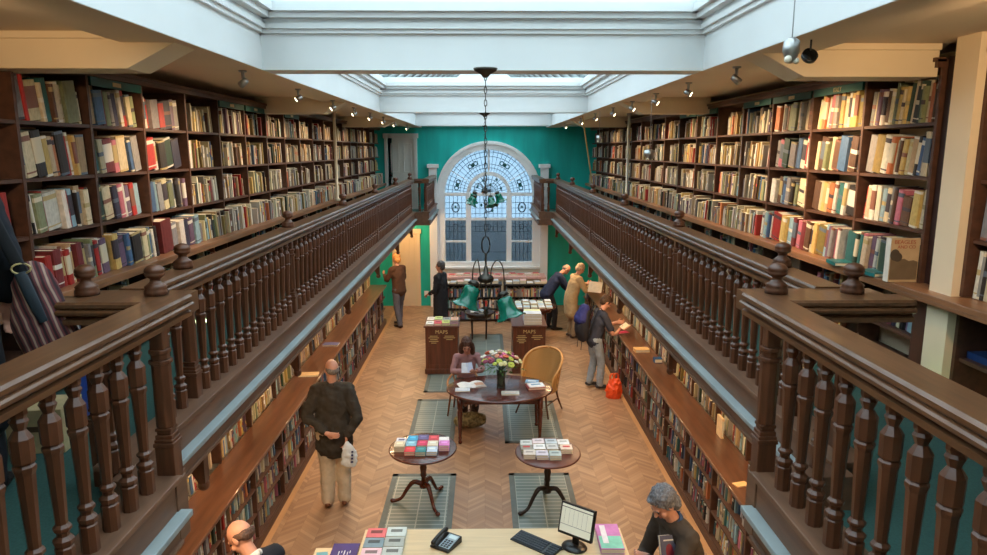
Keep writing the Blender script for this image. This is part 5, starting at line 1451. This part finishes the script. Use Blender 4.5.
    pts = [pel - Vector((0, 0, 1)) * hem if look.get('drop') else pel - up_ * hem, pel, (pel + chest) / 2, chest, chest + (neck - chest) * 0.6, neck - up_ * 0.03]
    b.loft(pts, [(0.19 * bulk_, 0.135 * bulk_), (0.18 * bulk_, 0.13 * bulk_), (0.17 * bulk_, 0.125 * bulk_), (0.185 * bulk_, 0.125 * bulk_), (0.15 * bulk_, 0.10 * bulk_), (0.07, 0.065)], seg=20, side=sx)
    b.loft([P['shoulder_l'], neck - up_ * 0.05, P['shoulder_r']], [0.068 * bulk_, 0.075 * bulk_, 0.068 * bulk_], seg=12)
    aw = look.get('armw', 1.0)
    for s in 'lr':
        S, E_, W = P['shoulder_' + s], P['elbow_' + s], P['wrist_' + s]
        if look.get('short_sleeves'): b.loft([S, S + (E_ - S) * 0.72], [0.07 * bulk_, 0.062 * bulk_], seg=12)
        else: b.loft([S, (S + E_) / 2, E_, (E_ + W) / 2, E_ + (W - E_) * 0.88], [0.07 * bulk_ * aw, 0.063 * bulk_ * aw, 0.056 * bulk_ * aw, 0.05 * aw, 0.043 * aw], seg=12)
    b.build(look.get('garment', 'jacket'), jm, t, remesh=0.012, smooth_it=2, disp=(look.get('fold', 0.022), 0.08))
    if look.get('collar'):
        b = MB(); n = 16; c0 = neck + (head - neck) * 0.05
        Nb = Matrix.Translation(c0) @ basis(hf if abs(hf.z) < 0.8 else (0, 1, 0), (head - neck))
        b.loft([(0.068 * math.sin(R(a)), -0.066 * math.cos(R(a)) , -0.012) for a in range(-140, 141, 20)], [(0.010, 0.024)] * 15, seg=8, mat4=Nb)
        b.build('collar', colm(look['collar'], 0.8, 'collar_cloth'), t)
    return t

def stand(h=1.75, lean=0, headtilt=0, turn=0, fx=0.11, step=0.0, sway=0):
    """standing skeleton facing +Y; lean and headtilt in degrees forward"""
    k = h / 1.75; l = R(lean); up_ = Vector((sway, math.sin(l), math.cos(l))).normalized()
    pel = Vector((0, -math.sin(l) * 0.18, 0.95 * k))
    ch = pel + up_ * 0.32 * k; nk = pel + up_ * 0.53 * k
    hl = R(lean + headtilt); hup = Vector((0, math.sin((l + hl) / 2), math.cos((l + hl) / 2)))
    hd = nk + hup * 0.165 * k
    tr = R(turn)
    face = Vector((math.sin(tr) * math.cos(hl), math.cos(tr) * math.cos(hl), -math.sin(hl)))
    d = dict(pelvis=tuple(pel), chest=tuple(ch), neck=tuple(nk), head=tuple(hd), face=tuple(face))
    for s, q in (('l', -1), ('r', 1)):
        d['shoulder_' + s] = tuple(nk - up_ * 0.065 * k + Vector((q * 0.175 * k, 0, 0)))
        d['hip_' + s] = tuple(pel + Vector((q * 0.09 * k, 0, -0.02)))
        d['knee_' + s] = (q * fx, step * q * 0.5 + 0.02, 0.50 * k)
        d['ankle_' + s] = (q * fx, step * q - 0.02, 0.085)
        d['elbow_' + s] = (q * 0.25, -0.03, 1.13 * k)
        d['wrist_' + s] = (q * 0.24, 0.03, 0.88 * k)
    return d

# 1 man in dark coat seen from behind
p = stand(1.80, 2, 6, turn=-25, fx=0.095, step=0.02)
p.update(elbow_l=(-0.30, -0.08, 1.16), wrist_l=(-0.05, -0.22, 1.0), hand_l=(0.1, -0.03, -0.02), palm_l=(0, 1, 0), elbow_r=(0.29, -0.10, 1.14), wrist_r=(0.17, -0.16, 0.92), hand_r=(-0.02, 0.02, -0.1), palm_r=(-1, 0, 0))
mp_ = (-1.80, 7.92)
person('balding man in a dark olive coat and beige trousers standing with his back to us', (mp_[0], mp_[1], 0.01), R(4), p,
       dict(hair=(120, 112, 106), style='balding', top=(52, 46, 38), trousers=(196, 180, 156), shoes=(110, 70, 48), hem=0.22, drop=True, bulk=1.14, garment='coat', girth=1.05, legw=1.28, collar=(60, 52, 44), fold=0.042, armw=1.05))
t = thing('carrier_bag', 'crumpled white plastic carrier bag held by the man in the dark coat', 'bag', (mp_[0] + 0.20, mp_[1] - 0.17, 0.60), R(10))
b = MB(); b.loft([(0, 0, 0.0), (0.01, 0.0, 0.12), (-0.01, 0, 0.22), (-0.01, 0.0, 0.28)], [(0.09, 0.03), (0.095, 0.035), (0.06, 0.03), (0.02, 0.015)], seg=16, side=(1, 0, 0))
b.build('bag_body', M['clearplastic'], t, remesh=0.012, smooth_it=1, disp=(0.03, 0.05))
b = MB()
for i in range(4): b.box(0.02 + 0.004 * i, 0.05 + 0.002 * i, -0.05, -0.045, 0.04 + i * 0.042, 0.062 + i * 0.042)
b.build('printed_lettering', colm((60, 64, 110), 0.6, 'bag_print'), t)

# 2 man in navy shirt at the right counter, facing +X
p = stand(1.70, 14, 26, fx=0.10, step=0.06)
p.update(elbow_l=(-0.26, 0.22, 1.10), wrist_l=(-0.10, 0.42, 1.16), hand_l=(0.3, 0.9, 0.1), palm_l=(0.6, -0.2, 0.6), elbow_r=(0.25, 0.20, 1.04), wrist_r=(0.08, 0.40, 1.08), hand_r=(-0.3, 0.9, 0.2), palm_r=(-0.6, -0.2, 0.6), curl=0.8)
nx, ny = 2.02, 12.15
person('man in navy T-shirt and pale jeans reading at the right counter', (nx, ny, 0.01), R(-78), p,
       dict(hair=(70, 50, 36), style='short', top=(52, 56, 72), trousers=(150, 160, 170), shoes=(46, 42, 42), hem=0.05, short_sleeves=True, garment='shirt', vox=0.008, legw=1.0))
flat_b = thing('open_book', 'small orange paperback held open by the man in navy', 'book', (nx + 0.50, ny - 0.05, 1.14), R(-78))
b = MB(); b.prism([(-0.10, 0.02), (0, 0), (0.10, 0.02), (0.10, 0.035), (0, 0.014), (-0.10, 0.035)], -0.07, 0.07); b.build('pages', M['paper'], flat_b, rot=(R(30), 0, 0))
b = MB(); b.prism([(-0.105, 0.014), (0, -0.006), (0.105, 0.014), (0.105, 0.02), (0, 0), (-0.105, 0.02)], -0.075, 0.075); b.build('cover', colm((220, 130, 80), 0.5, 'orange_cover'), flat_b, rot=(R(30), 0, 0))
# rucksack
t = thing('rucksack', 'large navy and black rucksack worn on the back of the man in navy', 'rucksack', (nx - 0.27, ny - 0.06, 0.98), R(-78))
b = MB(); b.loft([(0, 0, 0.0), (0, -0.02, 0.12), (0, 0.0, 0.30), (0, 0.05, 0.45)], [(0.16, 0.10), (0.175, 0.12), (0.17, 0.12), (0.13, 0.08)], seg=18, side=(1, 0, 0)); b.build('pack_body', colm((34, 34, 42), 0.8, 'pack_cloth'), t, remesh=0.012, smooth_it=1, disp=(0.02, 0.06))
b = MB(); b.loft([(0, -0.03, 0.32), (0, 0.03, 0.50)], [(0.175, 0.13), (0.12, 0.09)], seg=16, side=(1, 0, 0)); b.build('top_pocket', colm((40, 44, 110), 0.8, 'pack_blue'), t, remesh=0.012, smooth_it=1, disp=(0.02, 0.05))
for s in (-1, 1):
    MB().loft([(s * 0.1, 0.10, 0.05), (s * 0.12, 0.15, 0.28), (s * 0.11, 0.26, 0.52), (s * 0.1, 0.34, 0.46)], [(0.022, 0.008)] * 4, seg=8, side=(1, 0, 0)).build('shoulder_strap', colm((26, 26, 32), 0.8, 'strap'), t)
    MB().loft([(s * 0.09, -0.04, -0.02), (s * 0.10, -0.06, -0.22)], [(0.012, 0.004)] * 2, seg=6, side=(1, 0, 0)).build('hanging_strap', colm((26, 26, 32), 0.8, 'strap'), t)
# orange bag
t = thing('carrier_bag', 'bright orange plastic carrier bag on the floor by the right bookcase', 'bag', (2.25, 11.62, 0.0))
b = MB(); b.loft([(0, 0, 0.03), (0, 0, 0.14), (0.01, 0, 0.24), (0.0, 0, 0.32)], [(0.13, 0.10), (0.15, 0.11), (0.12, 0.08), (0.10, 0.03)], seg=18, side=(1, 0, 0)); b.build('bag_body', colm((240, 84, 34), 0.4, 'orange_plastic'), t, remesh=0.012, smooth_it=1, disp=(0.045, 0.05))
for s in (-1, 1): MB().loft([(s * 0.07, s * 0.03, 0.30), (s * 0.07, s * 0.02, 0.40), (s * 0.02, 0, 0.44), (s * 0.0, 0, 0.34)], [(0.016, 0.004)] * 4, seg=6).build('bag_handle', colm((240, 100, 50), 0.4, 'orange_handle'), t)

# 3 man in tan coat
p = stand(1.72, 16, 22, fx=0.10)
p.update(elbow_l=(-0.26, 0.2, 1.14), wrist_l=(-0.08, 0.38, 1.22), elbow_r=(0.25, 0.2, 1.12), wrist_r=(0.08, 0.38, 1.2), curl=0.8, palm_l=(0.6, -0.2, 0.5), palm_r=(-0.6, -0.2, 0.5))
person('fair-haired man in a tan raincoat browsing the far right shelves', (2.02, 15.6, 0.01), R(-72), p,
       dict(hair=(206, 180, 150), style='short', top=(186, 158, 118), trousers=(150, 128, 100), shoes=(70, 50, 40), hem=0.34, drop=True, bulk=1.12, garment='raincoat', legw=0.95, collar=(186, 158, 118)))
t = thing('book', 'large white book held open by the man in the tan raincoat', 'book', (2.46, 15.3, 1.12), R(-30))
MB().box(-0.16, 0.16, -0.01, 0.01, 0, 0.24).build('cover', colm((236, 226, 206), 0.5, 'cream_cover'), t, rot=(R(-20), 0, 0))
MB().box(-0.15, 0.15, 0.0105, 0.02, 0.005, 0.235).build('pages', M['paper'], t, rot=(R(-20), 0, 0))
# 4 man in dark blue jacket bending
p = stand(1.70, 36, 30, fx=0.10, step=0.05)
p.update(elbow_l=(-0.24, 0.36, 0.98), wrist_l=(-0.12, 0.50, 0.86), elbow_r=(0.24, 0.36, 0.98), wrist_r=(0.12, 0.50, 0.86))
person('person in a dark blue jacket and black trousers bending forward by the green wall', (1.62, 16.35, 0.01), R(-80), p,
       dict(hair=(150, 130, 116), style='balding', top=(34, 44, 72), trousers=(28, 30, 38), shoes=(30, 26, 26), hem=0.08, bulk=1.12, legw=0.95))
# 5 man in long black coat
p = stand(1.74, 0, 2, fx=0.09)
p.update(elbow_l=(-0.24, 0.02, 1.12), wrist_l=(-0.16, 0.22, 1.02), elbow_r=(0.24, 0.02, 1.12), wrist_r=(0.16, 0.22, 1.02))
person('grey-haired man in a long black coat walking left near the arched window', (-1.0, 15.7, 0.01), R(70), p,
       dict(hair=(84, 80, 80), style='short', top=(28, 30, 36), trousers=(28, 28, 34), shoes=(24, 24, 26), hem=0.48, drop=True, bulk=1.2, garment='coat', fold=0.03, collar=(24, 24, 28)))
# 6 man in brown jacket at the far left shelves
p = stand(1.76, 5, 14, fx=0.12, step=0.14)
p.update(elbow_l=(-0.26, 0.12, 1.16), wrist_l=(-0.14, 0.36, 1.25), elbow_r=(0.26, 0.1, 1.14), wrist_r=(0.14, 0.34, 1.22), palm_l=(0.6, -0.2, 0.5), palm_r=(-0.6, -0.2, 0.5))
person('man in a brown jacket and grey trousers standing at the far left shelves', (-2.08, 16.7, 0.01), R(48), p,
       dict(hair=(200, 140, 80), style='full', top=(74, 48, 34), trousers=(92, 92, 104), shoes=(48, 34, 28), hem=0.08, bulk=1.05))
# 7 bald man bottom left, leaning over
p = stand(1.72, 32, 14, turn=-20, fx=0.12, step=0.1)
p.update(elbow_l=(-0.28, 0.36, 1.02), wrist_l=(-0.14, 0.56, 0.98), elbow_r=(0.28, 0.34, 1.0), wrist_r=(0.14, 0.56, 0.98))
person('bald man in black leaning towards the left bookcase at the bottom of the view', (-1.50, 4.50, 0.01), R(62), p,
       dict(hair=(92, 68, 56), style='balding', top=(26, 30, 40), trousers=(30, 30, 34), shoes=(24, 24, 24), hem=0.05, bulk=1.1, fine=True, collar=(226, 222, 216)))
t = thing('shoulder_strap_bag', 'black satchel strap and bag over the back of the bald man in black', 'bag', (-1.26, 4.38, 1.02), R(62))
b = MB(); b.loft([(0.0, -0.06, -0.10), (0.02, -0.08, 0.06)], [(0.14, 0.04), (0.13, 0.035)], seg=14, side=(1, 0, 0)); b.build('bag_body', M['blackc'], t, remesh=0.012, smooth_it=1)
MB().loft([(-0.12, -0.06, 0.06), (-0.16, 0.02, 0.22), (0.0, 0.12, 0.36), (0.15, 0.1, 0.22), (0.12, -0.04, 0.06)], [(0.014, 0.005)] * 5, seg=8).build('strap', M['blackc'], t)
# 8 grey-haired man bottom right looking down at a book
p = stand(1.78, 20, 22, turn=0, fx=0.12)
p.update(elbow_l=(-0.26, 0.26, 1.10), wrist_l=(0.10, 0.28, 1.14), hand_l=(0.0, 0.9, 0.25), palm_l=(-0.5, 0.0, 0.6), elbow_r=(0.27, 0.18, 1.06), wrist_r=(0.18, 0.30, 1.08), hand_r=(-0.4, 0.8, 0.2), palm_r=(-0.8, -0.3, 0.3), curl=0.75)
person('grey-haired man in brown jacket and blue scarf looking down at a book beside the desk', (1.55, 4.93, 0.01), R(108), p,
       dict(hair=(118, 118, 122), style='full', top=(62, 54, 46), trousers=(50, 48, 50), shoes=(36, 30, 28), hem=0.08, bulk=1.12, fine=True, collar=(44, 72, 112)))
t = thing('book', 'thick hardback with dark pictured cover held up by the grey-haired man', 'book', (1.40, 4.72, 1.19), R(8))
MB().box(-0.085, 0.085, -0.022, -0.018, 0, 0.235).build('cover', colm((86, 84, 100), 0.4, 'slate_cover'), t, rot=(R(-24), 0, 0))
MB().box(-0.085, 0.085, 0.018, 0.022, 0, 0.235).build('back_cover', colm((86, 84, 100), 0.4, 'slate_cover'), t, rot=(R(-24), 0, 0))
MB().box(-0.082, 0.080, -0.018, 0.018, 0.004, 0.232).build('pages', M['paper'], t, rot=(R(-24), 0, 0))
b = MB(); b.ell((-0.02, -0.023, 0.12), (0.03, 0.001, 0.055)); b.ell((0.025, -0.023, 0.08), (0.022, 0.001, 0.05)); b.build('cover_picture', colm((120, 30, 42), 0.5, 'crimson_print'), t, rot=(R(-24), 0, 0))
b = MB(); b.box(-0.06, 0.06, -0.0235, -0.022, 0.195, 0.205); b.build('cover_lettering', colm((214, 206, 190), 0.5, 'pale_ink'), t, rot=(R(-24), 0, 0))
# 9 seated woman
p = dict(pelvis=(0, -0.02, 0.53), chest=(0, 0.04, 0.84), neck=(0, 0.10, 1.03), head=(0.02, 0.17, 1.18), face=(0.15, 0.85, -0.55),
         shoulder_l=(-0.17, 0.07, 0.97), shoulder_r=(0.17, 0.07, 0.97), elbow_l=(-0.24, 0.14, 0.76), elbow_r=(0.24, 0.14, 0.76), wrist_l=(-0.10, 0.36, 0.80), wrist_r=(0.06, 0.36, 0.80),
         hand_l=(0.5, 0.8, 0.1), hand_r=(-0.4, 0.8, 0.1), palm_l=(0.6, -0.2, 0.6), palm_r=(-0.6, -0.2, 0.6),
         hip_l=(-0.09, 0.0, 0.53), hip_r=(0.09, 0.0, 0.53), knee_l=(-0.11, 0.40, 0.53), knee_r=(0.10, 0.40, 0.53), ankle_l=(-0.05, 0.42, 0.10), ankle_r=(0.13, 0.50, 0.10), curl=0.8)
person('long-haired woman in a mauve top seated at the oval table reading a booklet', (-0.30, 10.95, 0.01), R(192), p,
       dict(hair=(88, 56, 42), style='long', top=(166, 128, 132), trousers=(70, 60, 62), shoes=(132, 84, 52), hem=0.04, garment='jumper', bulk=0.92, vox=0.008, girth=0.92, legw=0.9, fold=0.014))
t = thing('booklet', 'pale blue booklet held open by the seated woman', 'book', (-0.26, 10.48, 0.83), R(192))
MB().box(-0.10, 0.0, -0.004, 0.004, 0, 0.16).build('cover', colm((196, 206, 232), 0.5, 'pale_cover'), t, rot=(R(30), 0, R(12)))
MB().box(0.0, 0.10, -0.004, 0.004, 0, 0.16).build('pages', colm((226, 230, 240), 0.6, 'pale_pages'), t, rot=(R(30), 0, R(-12)))
# her bag under the table
t = thing('handbag', 'patterned olive and cream bag on the floor beneath the oval table', 'bag', (-0.22, 10.32, 0.008), R(10))
b = MB(); b.loft([(-0.17, 0, 0.11), (0, 0, 0.12), (0.17, 0, 0.11)], [(0.09, 0.10), (0.11, 0.13), (0.08, 0.10)], seg=16); b.build('bag_body', mat('patterned_cloth', s2l(140, 130, 96), 0.9, var=0.7, scale=22), t, remesh=0.012, smooth_it=1, disp=(0.03, 0.05))
MB().loft([(-0.1, 0, 0.2), (-0.06, 0.0, 0.27), (0.06, 0, 0.27), (0.1, 0, 0.2)], [0.008] * 4, seg=7).build('bag_handle', colm((90, 60, 40), 0.6, 'handle_leather'), t)
# 10 person at the left edge of the gallery
p = stand(1.74, 2, 10, fx=0.1)
p.update(elbow_l=(-0.27, -0.02, 1.14), wrist_l=(-0.22, 0.16, 0.98), elbow_r=(0.27, -0.06, 1.12), wrist_r=(0.24, 0.04, 0.9))
for k_ in p:
    pass
t = person('person in a navy-black coat at the left edge of the gallery, mostly out of view', (-2.34, 2.98, GF + 0.005), R(20), p,
       dict(hair=(60, 44, 36), style='full', top=(18, 24, 34), trousers=(18, 22, 30), shoes=(24, 24, 24), hem=0.55, drop=True, bulk=1.1, garment='coat', fold=0.014))
t = thing('shoulder_bag', 'slouchy striped brown and plum shoulder bag hanging from a black strap', 'bag', (-1.93, 3.0, 3.40), R(25))
stm = mat('striped_bag_cloth', s2l(112, 74, 70), 0.9)
_n = stm.node_tree.nodes; _l = stm.node_tree.links
_tc = _n.new('ShaderNodeTexCoord'); _w = _n.new('ShaderNodeTexWave'); _w.bands_direction = 'X'; _w.inputs['Scale'].default_value = 9; _w.inputs['Distortion'].default_value = 1.2; _w.inputs['Detail'].default_value = 2
_mp = _n.new('ShaderNodeMapping'); _mp.inputs['Rotation'].default_value = (0, R(16), 0); _l.new(_tc.outputs['Object'], _mp.inputs[0]); _l.new(_mp.outputs[0], _w.inputs[0])
_cr = _n.new('ShaderNodeValToRGB'); _e = _cr.color_ramp.elements
_e[0].color = (*s2l(44, 30, 36), 1); _e[1].color = (*s2l(176, 146, 128), 1); _q = _e.new(0.45); _q.color = (*s2l(120, 62, 62), 1); _q = _e.new(0.75); _q.color = (*s2l(86, 60, 70), 1)
_l.new(_w.outputs['Fac'], _cr.inputs[0]); _l.new(_cr.outputs[0], _n['Principled BSDF'].inputs['Base Color'])
b = MB(); b.loft([(0.03, 0, 0.0), (0.0, 0, 0.12), (-0.01, 0, 0.26), (-0.02, 0, 0.36)], [(0.115, 0.06), (0.12, 0.07), (0.09, 0.055), (0.06, 0.02)], seg=18, side=(1, 0, 0)); b.build('bag_body', stm, t, remesh=0.01, smooth_it=1, disp=(0.02, 0.06))
b = MB(); b.loft([(0.1, -0.01, -0.02), (0.12, -0.01, 0.05)], [(0.035, 0.045), (0.02, 0.03)], seg=10); b.build('corner_patch', colm((34, 48, 56), 0.5, 'patch'), t)
b = MB(); b.loft([(-0.05, -0.065, 0.34), (-0.02, -0.078, 0.24), (0.015, -0.082, 0.13)], [(0.024, 0.005), (0.024, 0.005), (0.018, 0.004)], seg=8, side=(1, 0, 0)); b.build('flap_strap', colm((30, 44, 54), 0.5, 'flap'), t)
b = MB(); b.loft([(-0.04, -0.05, 0.33), (-0.10, -0.05, 0.50), (-0.2, -0.03, 0.78), (-0.3, 0.0, 0.96)], [(0.026, 0.006)] * 4, seg=8); b.build('strap', colm((20, 22, 28), 0.8, 'strap_web'), t)
pts = [(-0.045 + 0.035 * math.cos(a), -0.065, 0.36 + 0.022 * math.sin(a)) for a in [2 * PI * i / 12 for i in range(13)]]
MB().loft(pts, [0.004] * 13, seg=6, sub=1, round_ends=False).build('buckle', colm((196, 176, 120), 0.3, 'brass'), t)

# ================================================================ THE REST OF THE BOOKS, one object
me = bpy.data.meshes.new('shelf_books')
me.from_pydata(bulk['v'], [], bulk['f']); me.materials.append(M['tinted'])
at_ = me.color_attributes.new('tint', 'FLOAT_COLOR', 'CORNER')
buf = []
for f_, c_ in zip(bulk['f'], bulk['c']): buf += [c_[0], c_[1], c_[2], 1.0] * len(f_)
at_.data.foreach_set('color', buf); me.update()
o = bpy.data.objects.new('shelf_books', me); C.objects.link(o)
tag(o, 'rows of assorted books filling the rest of the gallery and ground-floor shelves', 'books', kind='stuff')
